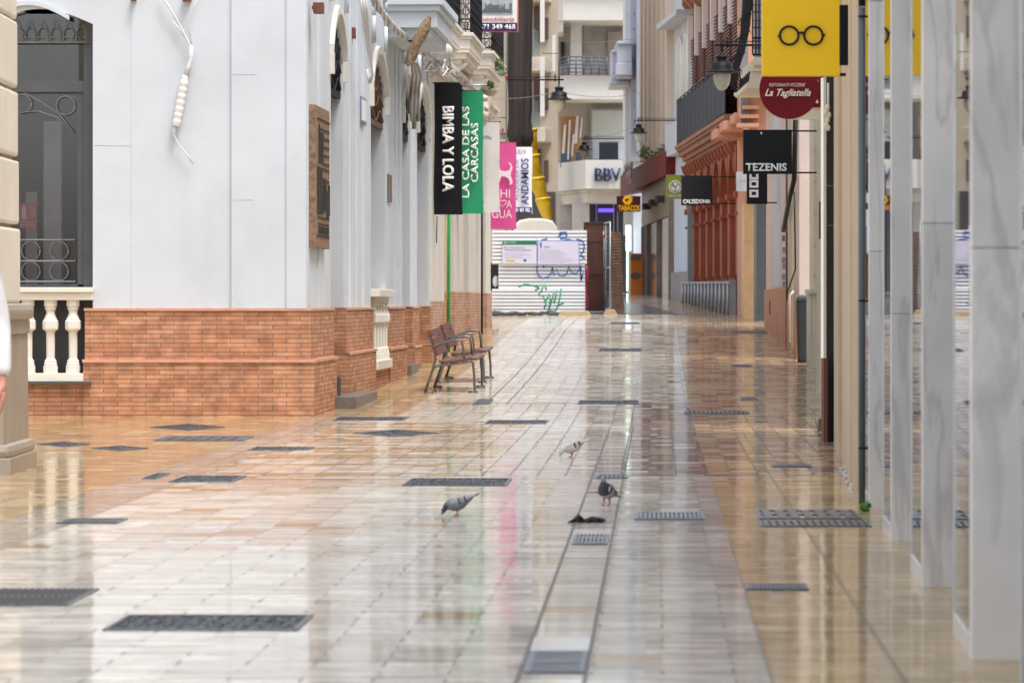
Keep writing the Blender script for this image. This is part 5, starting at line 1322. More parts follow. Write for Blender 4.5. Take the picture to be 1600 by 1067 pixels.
# ================================================================== RIGHT SIDE, NEAR: marble shopfront
ms = thing('marble_shopfront', (1.6,14,G(14)), 'row of grey veined marble pillars with glass between along the right', 'building')
def RXf(Y): return .85+.0565*Y
pill = [(6.75,.17),(10.1,.165),(13.44,.155),(16.85,.118),(20.1,.075),(23.3,.065)]
MG = glass('polished_showcase_glass', (.88,.90,.92), .48)
for Y, _ in pill:
    x = RXf(Y); random.seed(int(Y*10)); zs = [G(Y)-.2, 1.45+random.uniform(-.3,.3), 3.0+random.uniform(-.3,.3), 7]
    for z0_, z1_ in zip(zs, zs[1:]):
        m = MB(); m.hexa([(x,Y,z0_),(x+.45,Y,z0_),(x+.45,Y+.13,z0_),(x+.0074,Y+.13,z0_),(x,Y,z1_-.003),(x+.45,Y,z1_-.003),(x+.45,Y+.13,z1_-.003),(x+.0074,Y+.13,z1_-.003)])
        m.build('marble_slab', MARB, ms, bevel=.003)
    fr = Frame(RXf(Y+.13)+.004,Y+.13,RXf(Y+1.1)+.004,Y+1.1,-1); L = fr.len
    m = MB(); m.box(fr,0,L,-.012,0,.075,7); m.build('glass_pane', MG, ms)
    m = MB(); m.box(fr,0,L,-.05,.006,-.2,.075); m.build('sill', mat('pale_sill',(.70,.69,.67),.25,var=.05), ms)
    m = MB(); m.box(fr,L,L+.03,-.30,.004,-.2,7); m.build('window_frame', mat('pale_anodised',(.62,.64,.66),.3,.5), ms)
    m = MB(); m.box(fr,.02,L,-.16,-.10,.08,7); m.build('display_back', mat('display_back',(.80,.79,.77),.6,var=.05), ms)
    f2 = Frame(RXf(Y+1.1)+.42,Y+1.1,RXf(Y+3.3)+.42,Y+3.3,-1)
    m = MB(); m.box(f2,0,f2.len,-.02,0,-.2,7); m.build('recessed_window', mat('recessed_glass',(.10,.11,.12),.1), ms)
m = MB(); m.hexa([(1.5,1.0,7),(6,1,7),(6,24.6,7),(RXf(24.6),24.6,7),(1.5,1.0,11),(6,1,11),(6,24.6,11),(RXf(24.6),24.6,11)]); m.build('upper_wall', BEIGE, ms)
m = MB(); m.plan([(2.6,1),(6,1),(6,24.6),(3.4,24.6)], -.3, 7); m.build('interior', mat('shop_interior',(.30,.29,.28),.7,var=.2,vs=1), ms)
# drainpipe
o = thing('drainpipe', (PX(1347,23.7),23.7,G(23.7)), 'slate grey drainpipe beside the first marble pillar', 'pipe')
m = MB(); x = PX(1347,23.75); m.tube([(x,23.75,G(23.7)-.05),(x,23.75,PZ(12,23.75))], .0195, 12); m.build('pipe', mat('slate_paint',(.085,.11,.13),.4,var=.1), o)
m = MB(); m.tube([(x,23.75,PZ(10,23.75)),(x,23.75,6)], .022, 12); m.build('black_section', BLACK, o)
m = MB()
for y in (26,470,700): 
    zz = PZ(y,23.75); m.tube([(x,23.75,zz-.006),(x,23.75,zz+.006)], .024, 12); m.tube([(x,23.75,zz),(x+.06,23.78,zz)], .006, 6)
m.build('clamp', BLACK, o)
m = MB(); leafclump(m, GP(1353,799)+UZ*.03, .035, 60, .02); leafclump(m, GP(1341,770)+UZ*.012, .02, 25, .014)
tag(m.build('weed_plant', mat('fresh_green',(.10,.26,.03),.5,var=.3,vs=20)), 'tiny green weed at the foot of the drainpipe', 'plant')
# beige building
o = thing('shop_building', (PX(1340,28),28,G(28)), 'beige stone shopfront with stepped pilasters between the drainpipe and the black column', 'building')
m = MB(); m.pbg(1340.5,1500,tp(24.7),24.7,2,.0565); m.build('wall', BEIGE, o)
m = MB(); m.pbg(1327,1460,tp(26.0),26.0,5.4,.075); m.build('pilaster', mat('warm_cream_stone', (.60,.47,.32), .55, var=.1, vs=2, stain=.1), o, bevel=.01)
m = MB(); m.pbg(1309,1460,tp(30.7),30.7,3.6,.075); m.build('pilaster', BEIGE, o, bevel=.01)
m = MB(); m.pbg(1322,1340,tp(30.5),30.5,.1); m.build('joint_strip', mat('pale_edge',(.70,.66,.58),.5), o)
m = MB(); random.seed(4)
for px_,py_ in ((1316,735),(1320,741),(1324,748),(1328,756),(1332,764)): leafclump(m, GP(px_,py_)+UZ*.01, .028, 14, .022)
tag(m.build('plastic_litter', mat('white_plastic',(.60,.64,.72),.3,var=.4,vs=20)), 'crumpled white plastic litter at the foot of the beige pilasters', 'litter')
# black column + white edges
o = thing('black_column', (PX(1298,34.4),34.4,G(34.4)), 'glossy black shopfront column with thin white edges', 'column')
m = MB(); m.pbg(1291.5,1304,tp(34.4),34.4,1.2,.079); m.build('shaft', mat('black_gloss',(.012,.011,.012),.25), o)
m = MB(); m.pbg(1304,1312,tp(34.2),34.2,1.2,.079); m.build('edge', WPAINT, o)
m = MB(); m.pbg(1287,1291,tp(34.9),34.9,1.2,.079,); m.build('edge', WPAINT, o)
m = MB(); 
for y in (290,352): m.pb(1291,1304,y,y+.8,34.39,.01)
split(m,'joint', mat('joint_grey',(.2,.18,.16),.5), o)
m = MB(); m.pbg(1287,1293,560,34.2,.3); m.build('wood_edge', mat('maroon_wood',(.14,.04,.03),.5), o)
m = MB(); m.tube([GP(1276,672)+UZ*.1,GP(1281,676)+UZ*.04,GP(1283,682)+UZ*.15,GP(1287,688)+UZ*.17], [.02,.03,.03,.02], 8); tag(m.build('iron_kerb_stone', mat('dark_iron_rust',(.06,.03,.02),.4)), 'small curved iron boot scraper at the foot of the black column', 'boot scraper')
m = MB(); m.tube([P(1294,130,34.2),P(1294,185,34.2)], .01, 6)
for i,(dx,dy) in enumerate(((0,168),(-2,176),(2,180),(0,188),(-2,196),(1,200))): m.ball(P(1293+dx,dy,34.2), .022,.02,.03, 8,6)
tag(m.build('door_handle', mat('cream_enamel',(.70,.66,.50),.4)), 'cream ornate hanging fitting on the black column', 'fitting')

# cream building between the column and the bin
o = thing('shop_building', (PX(1285,40),40,G(40)), 'cream painted building with pilasters behind the black column', 'building')
CR = mat('cream_paint', (.66,.60,.46), .6, var=.08, vs=2, stain=.15); CRG = mat('pale_green_cream', (.56,.57,.50), .6, var=.1, vs=2, stain=.2)
m = MB(); m.pbg(1282.5,1500,tp(37.5),37.5,10,.0815); m.build('wall', CR, o)
m = MB(); m.pbg(1276,1400,tp(48),48,9.3,.0815); m.build('wall', CRG, o)
m = MB(); m.pbg(1271,1290,tp(57.2),57.2,.8,0); m.build('pilaster', CR, o, bevel=.02)
m = MB(); m.pbg(1266.5,1272,458,57.4,.8,0); m.pb(1265.5,1290,452,459,57.1,1); m.build('pedestal', CRG, o, bevel=.01)
m = MB(); m.pb(1281.5,1284,315,373,47.5,.2); m.build('vent', DARKIN, o)
m = MB(); 
for y in (235,283,335,385,432): m.pb(1271,1290,y,y+.7,57.19,.02)
split(m,'joint', mat('joint_brown',(.25,.2,.15),.6), o)
# recess behind the bin
m = MB(); m.pbg(1240,1300,tp(62.3),62.3,1,0); m.build('back_wall', mat('stained_cream',(.56,.47,.36),.8,var=.2,vs=2,stain=.5), o)
m = MB(); m.pbg(1262,1272,190,61.8,.5,0); m.build('jamb', mat('rose_jamb',(.50,.24,.18),.7,var=.1), o)
m = MB(); m.pb(1246,1262,262,416,62.1,.15); 
for y in range(264,416,3): m.pb(1246,1262,y,y+1.4,62.05,.08)
m.build('shutter', mat('faded_red_shutter',(.30,.11,.08),.6,var=.3,vs=4), o)
m = MB(); m.pb(1240,1246,185,545,62.0,.4); m.pb(1246,1262,185,262,62.0,.25); m.build('cream_frame', CR, o)
m = MB(); m.prism([P(1250,190,61.8),P(1262,190,61.8),P(1262,262,61.8),P(1258,262,61.8),P(1250,225,61.8)], (0,.3,0)); m.build('bracket', AGED, o, bevel=.01)

# litter bin
g = GP(1258, 566); o = thing('litter_bin', g, 'tall dark grey litter bin standing against the cream wall at right', 'bin')
m = MB(); prof = [(.0,0),(.135,0),(.14,.02),(.152,.95),(.150,.97)]
def rbox(mb, c, sections, ax=1, ay=.8, n=24):
    vs = []
    for r, z in sections:
        for k in range(n):
            a = 2*math.pi*k/n; ca, sa = math.cos(a), math.sin(a); e = .35
            vs.append(Vector(c)+Vector((r*ax*math.copysign(abs(ca)**e,ca), r*ay*math.copysign(abs(sa)**e,sa), z)))
    k_ = len(sections); return mb.add(vs, [(i*n+k,i*n+(k+1)%n,(i+1)*n+(k+1)%n,(i+1)*n+k) for i in range(k_-1) for k in range(n)]+[tuple(range(n)),tuple(range((k_-1)*n,k_*n))], True)
rbox(m, g, [(.115,-.02),(.118,.05),(.142,.93),(.142,.95)]); m.build('body', mat('bin_grey',(.035,.042,.042),.5,var=.15,vs=6), o)
m = MB(); rbox(m, g+UZ*.95, [(.147,-.02),(.147,.02),(.14,.05),(.12,.075),(.05,.09)]); m.build('lid', mat('bin_lid_wet',(.05,.07,.07),.15), o)

# salmon based building (pale pink wall above)
RC = Frame(PX(1245,60.5),60.5,PX(1227,66),66,-1); RD = Frame(PX(1227,66),66,PX(1194,75),75,-1)
o = thing('street_building', (4.7,66,G(66)), 'pale pink building with a salmon painted base and a downpipe, beyond the bin', 'building')
PK = mat('pale_pink_render',(.64,.52,.48),.8,var=.08,vs=1.5,stain=.2)
for fr, zt in ((RC,462),(RD,450)):
    zb_ = PZ(zt, 66)
    m = MB(); m.box(fr,0,fr.len,-.5,-.04,zb_-.05,9.5); m.build('wall', PK, o)
    m = MB(); m.box(fr,0,fr.len,-.55,0,-.2,zb_); m.build('base', SALMON, o)
m = MB(); u,z = RD.uz(1203,400); m.box(RD,u-.18,u+.18,-.3,.006,PZ(492,72),PZ(470,72)); m.build('vent', DARKIN, o)
m = MB(); u0,_ = RD.uz(1217,400); u1,_ = RD.uz(1207,400); m.box(RD,u0,u1,-.05,-.03,PZ(448,68),9.5); m.build('lilac_panel', mat('lilac_strip',(.55,.56,.66),.6), o)
m = MB(); x = PX(1228.5,65.5); m.tube([(x,65.4,G(65)),(x,65.4,11)], .018, 8); m.build('downpipe', mat('brown_pipe',(.16,.12,.10),.5), o)
m = MB(); m.tube([P(1243,180,60),P(1241,280,60.2),P(1232,318,62),P(1226,350,64),P(1224,360,64.6)], .04, 8); m.tube([P(1241,300,60),P(1243,420,60),P(1231,455,62),P(1229,470,63)], .012, 6); m.build('black_cable', BLACK, o)
m = MB()
for i,y in enumerate((368,386,402,412,428,440)): m.pb(1222+i%2,1227,y,y+9,64.8,.08)
m.build('cable_junctions', GREYM, o)
m = MB(); m.tube([P(1240,455,60.4),P(1234,462,60.4),P(1234,535,60.4)], .02, 8); m.build('wall_pipe', PK, o)

# dark grey + ochre pilasters, terracotta building
o = thing('terracotta_building', (5.3,90,G(90)), 'terracotta red building with carved brackets, dark balcony and louvred shutters', 'building')
T = Frame(PX(1163,90),90,PX(1083,108),108,-1)
def tb(m, a, b, t, d, w0, w1, name=None):
    """box on the terracotta facade from pixel bounds (a>b in px since a is nearer)"""
    u0,_ = T.uz(a,300); u1,_ = T.uz(b,300); um = (u0+u1)/2; Ym = T.p(um,0,0).y
    m.box(T,u0,u1,w0,w1,PZ(d,Ym),PZ(t,Ym))
m = MB(); m.pbg(1182,1300,tp(82),82,.9,0); m.build('grey_pilaster', DGREY, o)
m = MB(); m.pbg(1163,1300,318,86,1.0,0); m.build('ochre_pilaster', ORB, o)
m = MB(); m.box(T,0,T.len,-.6,0,-.3,11.5); m.build('wall', TERRA, o)
m = MB(); m.pbg(1164,1300,tp(87),87,3,0); m.build('return_wall', SALMON, o)
# ground floor: engaged columns and arches
m = MB(); ar = MB()
n = 7; us = [T.len*i/n for i in range(n+1)]
zc0, zc1 = G(100)+.95, 4.3
for u in us:
    m.box(T,u-.16,u+.16,0,.16,G(98)+.75,3.7); m.box(T,u-.24,u+.24,0,.24,3.7,3.85); m.box(T,u-.22,u+.22,0,.22,3.3,3.36)
split(m,'engaged_column', TERRA, o, .01, 3)
for a,b in zip(us,us[1:]):
    c = (a+b)/2; r = (b-a)/2-.14
    pts = [T.p(a+.02,0.0,4.95)]+[T.p(c-r*math.cos(math.pi*j/10),0,3.86+r*.85*math.sin(math.pi*j/10)) for j in range(11)]+[T.p(b-.02,0,4.95)]
    ar.prism(pts, T.n*.2)
ar.build('arch', TERRA, o)
m = MB()
for a,b in zip(us,us[1:]): m.box(T,a+.2,b-.2,.0,.03,G(100)+.8,3.85)
split(m,'recessed_panel', mat('deep_red_panel',(.34,.075,.04),.5,var=.25,vs=2), o)
m = MB(); m.box(T,0,T.len,0,.20,G(100)-.4,PZ(441,100)); m.build('base_panel', mat('slate_base',(.085,.095,.11),.4,var=.2), o)
bs = thing('bollard_railing', T.p(4,.6,G(98)), 'row of pale grey posts and rail along the base of the terracotta building', 'railing')
m = MB(); m2 = MB()
for i in range(14):
    u = T.len*(i+.3)/14; g_ = G(T.p(u,.35,0).y); p_ = T.p(u,.35,0)
    b_ = MB(); b_.tube([Vector((p_.x,p_.y,g_)),Vector((p_.x,p_.y,PZ(441,p_.y)))], .03, 8); b_.build('post', GALV, bs)
m.tube([T.p(0,.35,PZ(442,90)),T.p(T.len,.35,PZ(442,108))], .025, 8); m.build('rail', GALV, bs)
# cornice / balcony floor
zS = PZ(226,107)
m = MB(); zz = [(0,.50,.10),(.10,.45,.08),(.18,.38,.14),(.32,.28,.12),(.44,.2,.14)]
for off,w,h in zz: m.box(T,-.3,T.len+.3,0,w,zS-off-h,zS-off)
m.build('cornice', mat('dusty_terracotta',(.31,.13,.075),.75,var=.25,vs=2,stain=.3), o, bevel=.01)
m = MB()
for i in range(16):
    u = T.len*(i+.5)/16; m.prism([T.p(u-.1,0,zS-.6),T.p(u-.1,.38,zS-.6),T.p(u-.1,.32,zS-.8),T.p(u-.1,.16,zS-.95),T.p(u-.1,.12,zS-1.25),T.p(u-.1,0,zS-1.35)], T.d*.22)
split(m,'bracket', TERRA, o, .012)
# balcony panels
m = MB(); H = 1.28
for i in range(12): m.box(T,T.len*i/12+.04,T.len*(i+1)/12-.02,.43,.455,zS+.06,zS+H-.12)
bpn = split(m,'balcony_panel', mat('blue_black_panel',(.018,.028,.05),.6,spec=.2,var=.25,vs=3), o)
m = MB(); 
for z in (zS+.05,zS+H-.08,zS+H): m.tube([T.p(-.1,.44,z),T.p(T.len,.44,z)], .022, 6)
for i in range(13): m.tube([T.p(T.len*i/12,.44,zS),T.p(T.len*i/12,.44,zS+H)], .022, 6)
m.tube([T.p(T.len,.44,zS+H),T.p(T.len,0,zS+H)],.022,6); m.tube([T.p(T.len,.44,zS+.05),T.p(T.len,0,zS+.05)],.02,6)
m.build('balcony_rail', BLACK, o)
# shutters (louvred) and white pilasters, upper brackets
zt = zS+2.9
m = MB(); 
for i in range(6):
    a = T.len*(i+.08)/6; b = T.len*(i+.86)/6
    for j in range(34): 
        z = zS+.1+j*.085; m.hexa([T.p(a,.02,z),T.p(b,.02,z),T.p(b,.10,z-.03),T.p(a,.10,z-.03),T.p(a,.02,z+.02),T.p(b,.02,z+.02),T.p(b,.10,z+.01),T.p(a,.10,z+.01)])
    m.box(T,a,b,0,.03,zS+.05,zt+.1)
m.build('louvred_shutter', LOUVRE, o)
m = MB()
for i in range(7): 
    u = T.len*(i-.03)/6; m.box(T,u,u+.18,0,.16,zt-.55,zt+1.3)
split(m,'white_pilaster', WPAINT, o, .01)
m = MB()
for i in range(13):
    u = T.len*i/12; z = zt+1.45
    m.prism([T.p(u-.12,0,z+.6),T.p(u-.12,.6,z+.6),T.p(u-.12,.62,z+.35),T.p(u-.12,.50,z+.15),T.p(u-.12,.40,z+.12),T.p(u-.12,.3,z-.15),T.p(u-.12,.32,z-.4),T.p(u-.12,.12,z-.65),T.p(u-.12,0,z-.7)], T.d*.24)
split(m,'carved_bracket', mat('carved_terracotta',(.38,.19,.12),.7,var=.3,vs=8), o, .02)
m = MB(); m.box(T,-.3,T.len+.4,0,1.0,zt+2.05,zt+2.2); m.box(T,-.3,T.len+.4,0,1.15,zt+2.2,zt+2.3); m.build('eaves', mat('eaves_grey',(.22,.22,.23),.6), o)
# stepped consoles facing the camera (px 1112..1190, y 140..215)
m = MB()
for i in range(6):
    m.pb(1186-i*13-(i>3)*4, 1300, 139+i*12.5, 153+i*12.5, 80+i*1.5, 1.6)
m.pb(1170,1300,139,205,79.6,2)
for i in range(3): m.pb(1160-i*4,1186,165+i*14,171+i*14,79.3-i*.05,.4)
m.build('stepped_console', SALMON, o, bevel=.008)
m = MB(); m.pb(1160,1300,134,139,79.0,3); m.build('console_cap', AGED, o)

# near ornate iron balcony (px 1155..1192, y 0..135)
o = thing('iron_balcony', P(1180,110,72), 'ornate black iron balcony on a cream bracket, left of the yellow sign', 'balcony'); YI2 = 72.0
m = MB(); m.prism([P(1164,139,YI2),P(1176,112,YI2),P(1300,112,YI2),P(1300,139,YI2)], (0,3.2,0)); m.pb(1178,1300,90,103,YI2-.1,3.4); m.pb(1174,1300,103,112,YI2-.05,3.3); m.build('slab', CR, o, bevel=.02)
m = MB(); 
x0 = 1176
for yy in (-45,-32,60,86): m.tube([P(x0,yy,YI2),P(1240,yy,YI2)], .02, 6)
for k in range(5):
    xx = x0+k*5; m.tube([P(xx,86,YI2),P(xx,-45,YI2)], .014, 6)
    for yc in (70,38,14,-8,-28): m.tube([P(xx+2.5+3*math.cos(a*.7),yc+6*math.sin(a*.7),YI2) for a in range(8)], .012, 5)
for k in range(6):     # bellied bars on the street side
    Yk = YI2+k*.55; pts = [P(1176,-45,YI2)]; 
    pts = [Vector((PX(1176,YI2)+dx, Yk, PZ(y,YI2))) for dx,y in ((0,-45),(-.02,0),(-.06,40),(-.16,80),(-.26,105),(-.24,122),(-.15,132),(-.08,126),(-.06,112))]
    m.tube(pts, .016, 6)
    for y_,dx in ((20,-.03),(52,-.08),(84,-.18),(112,-.26)): 
        c = Vector((PX(1176,YI2)+dx-.03, Yk, PZ(y_,YI2))); m.tube([c+Vector((.07*math.cos(a*.8)*(1-a*.09),.0,.09*math.sin(a*.8)*(1-a*.09))) for a in range(9)], .011, 5)
m.tube([Vector((PX(1176,YI2),YI2,PZ(-45,YI2))),Vector((PX(1176,YI2),YI2+2.8,PZ(-45,YI2)))], .02, 6)
m.build('railing', BLACK, o)
m = MB(); m.pb(1158,1169,0,200,79.5,.2) ; m.build('grey_shutter', mat('grey_louvre',(.18,.19,.20),.5), o)
m = MB(); 
for i in range(7): m.pb(1167+i*3.4,1168.2+i*3.4,116,138,77.5,.05)
m.build('lower_rail', BLACK, o)

# blue white building, beige striped building, awning shop, slate pilaster
o = thing('street_building', T.p(T.len+2,0,G(110)), 'pale blue building with narrow round headed windows beyond the terracotta one', 'building')
Q = Frame(PX(1083,108),108,PX(1052,114),114,-1)
m = MB(); m.box(Q,0,Q.len,-.6,-.02,-.2,13); m.build('wall', LILAC, o)
m = MB(); m.pbg(1075,1087,210,107.4,.5); m.build('corner_post', mat('green_grey',(.20,.24,.24),.5), o)
m = MB(); m.box(Q,.2,Q.len-.2,-.03,.10,G(112)-.2,PZ(425,111)); m.build('grey_base', mat('grey_plinth',(.28,.26,.24),.7,stain=.3), o)
m = MB(); sh_ = MB()
for ux in (.30,.62):
    c = Q.len*ux; z0_, z1_ = PZ(158,111), PZ(85,111); pts = [Q.p(c-.55,-.05,z0_),Q.p(c+.55,-.05,z0_)]+[Q.p(c+.55*math.cos(math.pi*j/8),-.05,z1_+.45*math.sin(math.pi*j/8)) for j in range(9)]
    m.prism(pts, Q.n*.07)
    sh_.tube([Q.p(c-.62,.02,z0_)]+[Q.p(c-.62*math.cos(math.pi*j/8),.02,z1_+.5*math.sin(math.pi*j/8)) for j in range(9)]+[Q.p(c+.62,.02,z0_)], .05, 6)
split(m,'round_headed_window', mat('pale_window',(.62,.66,.72),.3), o); sh_.build('window_moulding', WPAINT, o)
m = MB(); m.box(Q,-.2,Q.len,0,.5,PZ(36,111),PZ(28,111)); m.box(Q,0,Q.len,0,.25,PZ(240,111),PZ(190,111)); split(m,'band', LILAC, o)
S_ = Frame(PX(1052,114),114,PX(1008,132),132,-1)
o = thing('street_building', S_.p(5,0,G(122)), 'beige building with tall vertical stone strips and narrow dark windows', 'building')
m = MB(); m.box(S_,0,S_.len,-.6,-.02,-.2,13); m.build('wall', mat('mauve_grey_wall',(.33,.27,.25),.7,var=.15), o)
m = MB(); 
for i in range(7): 
    u = S_.len*i/6.3; m.box(S_,u,u+.95,-.02,.20,PZ(236,122),13)
split(m,'stone_strip', mat('beige_strip',(.62,.53,.43),.6,var=.06,vs=1), o)
m = MB()
for i in range(6):
    u = S_.len*i/6.3+.95
    for t,d in ((-60,35),(110,235),(60,92)): m.box(S_,u+.1,u+S_.len/6.3-1.05,-.02,.02,PZ(d,122),PZ(t,122))
split(m,'window', mat('slate_window',(.10,.12,.15),.2), o)
m = MB(); 
for u in (0,S_.len*.45,S_.len*.8): m.box(S_,u+.15,u+S_.len*.3,-.02,.05,G(122)-.1,PZ(330,122))
split(m,'shop_glass', mat('brown_reflecting_glass',(.22,.19,.17),.08,var=.5,vs=.6), o)
m = MB(); m.box(S_,0,S_.len,-.02,.12,PZ(345,122),PZ(272,122)); 
for u in (0,S_.len*.4,S_.len*.78,S_.len-.2): m.box(S_,u,u+.22,-.02,.14,G(122)-.1,PZ(345,122))
m.build('brown_fascia', mat('brown_fascia',(.22,.16,.115),.5,var=.3,vs=2), o)
m = MB(); m.box(S_,S_.len*.80,S_.len*.98,.05,.10,G(125),PZ(340,128)); m.build('dark_door', DARKIN, o)
m = MB()
for i in range(3): m.box(S_,S_.len*(.15+.25*i),S_.len*(.22+.25*i),.12,.35,PZ(322,122),PZ(313,122))
split(m,'spotlight', DARKIN, o)
# red canopy
o = thing('red_canopy', S_.p(6,1,PZ(250,122)), 'dark red sloping canopy over the brown shopfront', 'canopy')
m = MB(); p0, p1 = P(1048,236,113.5), P(976,254,136)
m.prism([Vector((p0.x+1.0,p0.y,p0.z)),Vector((p0.x-.15,p0.y,p0.z)),Vector((p0.x-.15,p0.y,p0.z-.72)),Vector((p0.x+1.0,p0.y,p0.z-.55))], (p1.x-p0.x-.0,p1.y-p0.y,0)); m.build('fascia', mat('canopy_red',(.15,.014,.016),.6,spec=.2,var=.2,vs=1), o)
m = MB(); leafclump(m, P(1008,239,120), .22, 70, .08); tag(m.build('potted_plant', LEAF), 'small green plant growing on top of the red canopy', 'plant')
# slate blue pilaster building with white balcony
o = thing('street_building', P(998,450,138), 'slate blue building with a white stepped balcony left of the beige strips', 'building')
m = MB(); m.pb(985,1300,-260,252,138,4); m.pbg(990,1300,252,138.2,4); m.build('wall', LILAC, o)
m = MB(); m.pb(995,1009.5,-260,236,136.2,2); m.build('pilaster', LILAC2, o)
m = MB(); m.pb(977,985.5,-260,262,139,3); m.build('side_strip', mat('cool_white',(.66,.69,.74),.7,stain=.15), o)
m = MB(); 
m.pb(965,988,70,98,137,3); m.pb(964,988,64,70,136.9,3.2); m.pb(963,988,98,118,137-.1,3.2); m.pb(965,988,118,122,137,3); m.build('balcony', LILAC, o, bevel=.05)
m = MB(); m.pb(955.5,966,82,116,138.2,2); m.pb(955,966,78,83,138.1,2); m.pb(953,984,126,134,138,3); m.pb(955,984,116,126,138.1,3); m.build('balcony', LILAC, o, bevel=.06)
m = MB()
for k in range(9): m.pb(990,992.5,20+k*24,24+k*24,137.9,.1)
m.build('ornament', mat('ornament_blue',(.30,.33,.40),.6), o)
m = MB(); m.pbg(975,992,330,139.5,.6); m.build('ground_pier', mat('pale_pier',(.60,.58,.56),.6), o)
m = MB(); m.pb(971,981,368,462,138.4,.2); m.build('shop_window', DARKIN, o)
m = MB(); m.pb(978,986,352,392,138.0,.2); m.pb(979,981.5,392,455,138.0,.1); m.build('lit_screen', mat('cyan_lit',(.55,.80,.75),.4,emit=1.0), o)
# crumpled plastic at corner
m = MB()
for i in range(5): m.ball(P(980+i*2.2,262+i*5-(i%2)*6,130), .12+.03*(i%2),.1,.14+.03*(i%3), 10,7)
tag(m.build('plastic_wrap', mat('clear_wrap',(.50,.48,.46),.2,var=.4,vs=6)), 'crumpled translucent plastic wrapping at the left end of the red canopy', 'plastic sheet')
# orange box
o = thing('orange_cabinet', GP(994,458.5), 'orange cabinet with two grey round marks at the far right shopfront', 'cabinet')
Yo = gY(459.5); m = MB(); m.pbg(985,1004.5,396,Yo,.6,-.03,.02); m.build('body', mat('cabinet_orange',(.88,.26,.015),.4,var=.1), o, bevel=.02)
m = MB(); 
for y in (402.5,431): m.tube([P(993,y,Yo-.015),P(993,y,Yo+.02)], .12, 14)
for i in range(len(m.v)): x,y,z = m.v[i]; m.v[i] = (x*1.0+ (x-PX(993,Yo))*.5, y, z)
m.build('round_mark', mat('mark_grey',(.20,.15,.13),.5), o)

# ================================================================== SIGNS ON THE RIGHT
def psign(name, a, b, t, d, Y, m_, label, thick=.08, bev=.006, brk=None):
    o = thing(name, P((a+b)/2,t,Y), label, 'shop sign'); mb = MB(); mb.pb(a,b,t,d,Y,thick); mb.build('panel', m_, o, bevel=bev)
    if brk:
        mb = MB(); mb.tube([P(b-1,t+2,Y+thick/2), P(brk,t+2,Y+thick/2)], .012, 6); mb.tube([P(b-1,d-2,Y+thick/2), P(brk,d-2,Y+thick/2)], .012, 6); mb.build('bracket', BLACK, o)
    return o
YW = mat('yellow_sign', (.88,.58,.003), .35, var=.04, vs=3)
o = psign('projecting_sign', 1191, 1312.5, -70, 119, 28, YW, 'yellow square sign with a pair of round black glasses', .10, .006, 1330)
m = MB(); Yg2 = 27.985
for cx in (1233,1271): m.tube([P(cx+14.5*math.cos(2*math.pi*i/36), 56+14.2*math.sin(2*math.pi*i/36), Yg2) for i in range(37)], .0085, 8)
m.tube([P(1247.5,53.5,Yg2),P(1250,51.5,Yg2),P(1254,51.5,Yg2),P(1256.5,53.5,Yg2)], .0085, 8); m.tube([P(1215,57,Yg2),P(1218.5,57,Yg2)], .007, 6); m.tube([P(1285.5,55,Yg2),P(1289.5,55,Yg2)], .007, 6)
m.build('glasses_emblem', BLACK, o)
o = psign('projecting_sign', 1312.5, 1334, 8, 102, 26.6, mat('sign_black',(.006,.006,.007),.6,spec=.2), 'plain black panel just right of the yellow glasses sign', .06, .004)
# round red sign
MR = mat('sign_maroon', (.15,.006,.013), .5, spec=.2, var=.05)
o = thing('projecting_sign', P(1234,150,36), 'round dark red sign with cream script lettering', 'shop sign'); Yt = 36.0
m = MB(); m.tube([P(1233,140,Yt),P(1233,140,Yt+.06)], 46.5*Yt/F, 64, False); m.build('disc', MR, o)
m = MB(); m.pb(1279,1330,118,122,Yt+.02,.02); m.build('bracket', BLACK, o)
CL = mat('letter_cream', (.78,.70,.52), .5)
ptext('RISTORANTI-PIZZERIE', o, CL, 1202,1258,130.5,135.5,Yt-.01,shear=.1); ptext('La Tagliatella', o, CL, 1195,1267,139.5,154,Yt-.02,shear=.45,bold=.018)
o = psign('projecting_sign', 1230, 1286, 113, 187, 38.5, CR, 'cream panel sign with a dark red corner and cream column motif behind the round sign', .06)
m = MB(); m.pb(1262,1284.5,116,168,38.48,.02); m.build('red_field', MR, o)
m = MB(); m.pb(1271.5,1277,129,157,38.46,.02); m.pb(1269.5,1278.5,125,129,38.46,.02); m.pb(1269.5,1278.5,157,161.5,38.46,.02); m.build('column_motif', CL, o)
BK = mat('sign_charcoal', (.012,.013,.016), .6, var=.15, spec=.2)
o = psign('projecting_sign', 1161.5, 1237.5, 203, 272, 56, BK, 'large square black sign with bold white letters, nearest the bin', .10, .006, 1276)
ptext('TEZENIS', o, WL, 1165.5,1229,255.5,267.5,55.985,bold=.045)
m = MB(); m.ball(P(1189.5,208.5,55.98),.012,.01,.018,8,6); m.build('fixing_dot', WL, o)
o = psign('projecting_sign', 1167, 1199, 268, 319, 70, BK, 'tall narrow black sign with white block letters turned sideways, under the large square one', .08, .006, 1214)
m = MB(); Yd = 69.985
def blockO(cy, open_=False):
    for q in ((1171,1174.5,cy-6,cy+6),(1181.5,1185,cy-6,cy+6),(1174.5,1181.5,cy+2.6,cy+6)): m.pb(*q,Yd,.02)
    if not open_: m.pb(1174.5,1181.5,cy-6,cy-2.6,Yd,.02)
blockO(302.5); blockO(287.5); blockO(274.5,True); m.build('lettering', WL, o)
o = psign('projecting_sign', 1150.5, 1167.5, 268.5, 299, 76, mat('sign_pale_blue_white',(.66,.68,.74),.4), 'small white square sign left of the narrow black sign', .06)
ptext('DA', o, mat('sign_grey_letters',(.42,.45,.50),.5), 1156,1165,280.5,285,75.98)
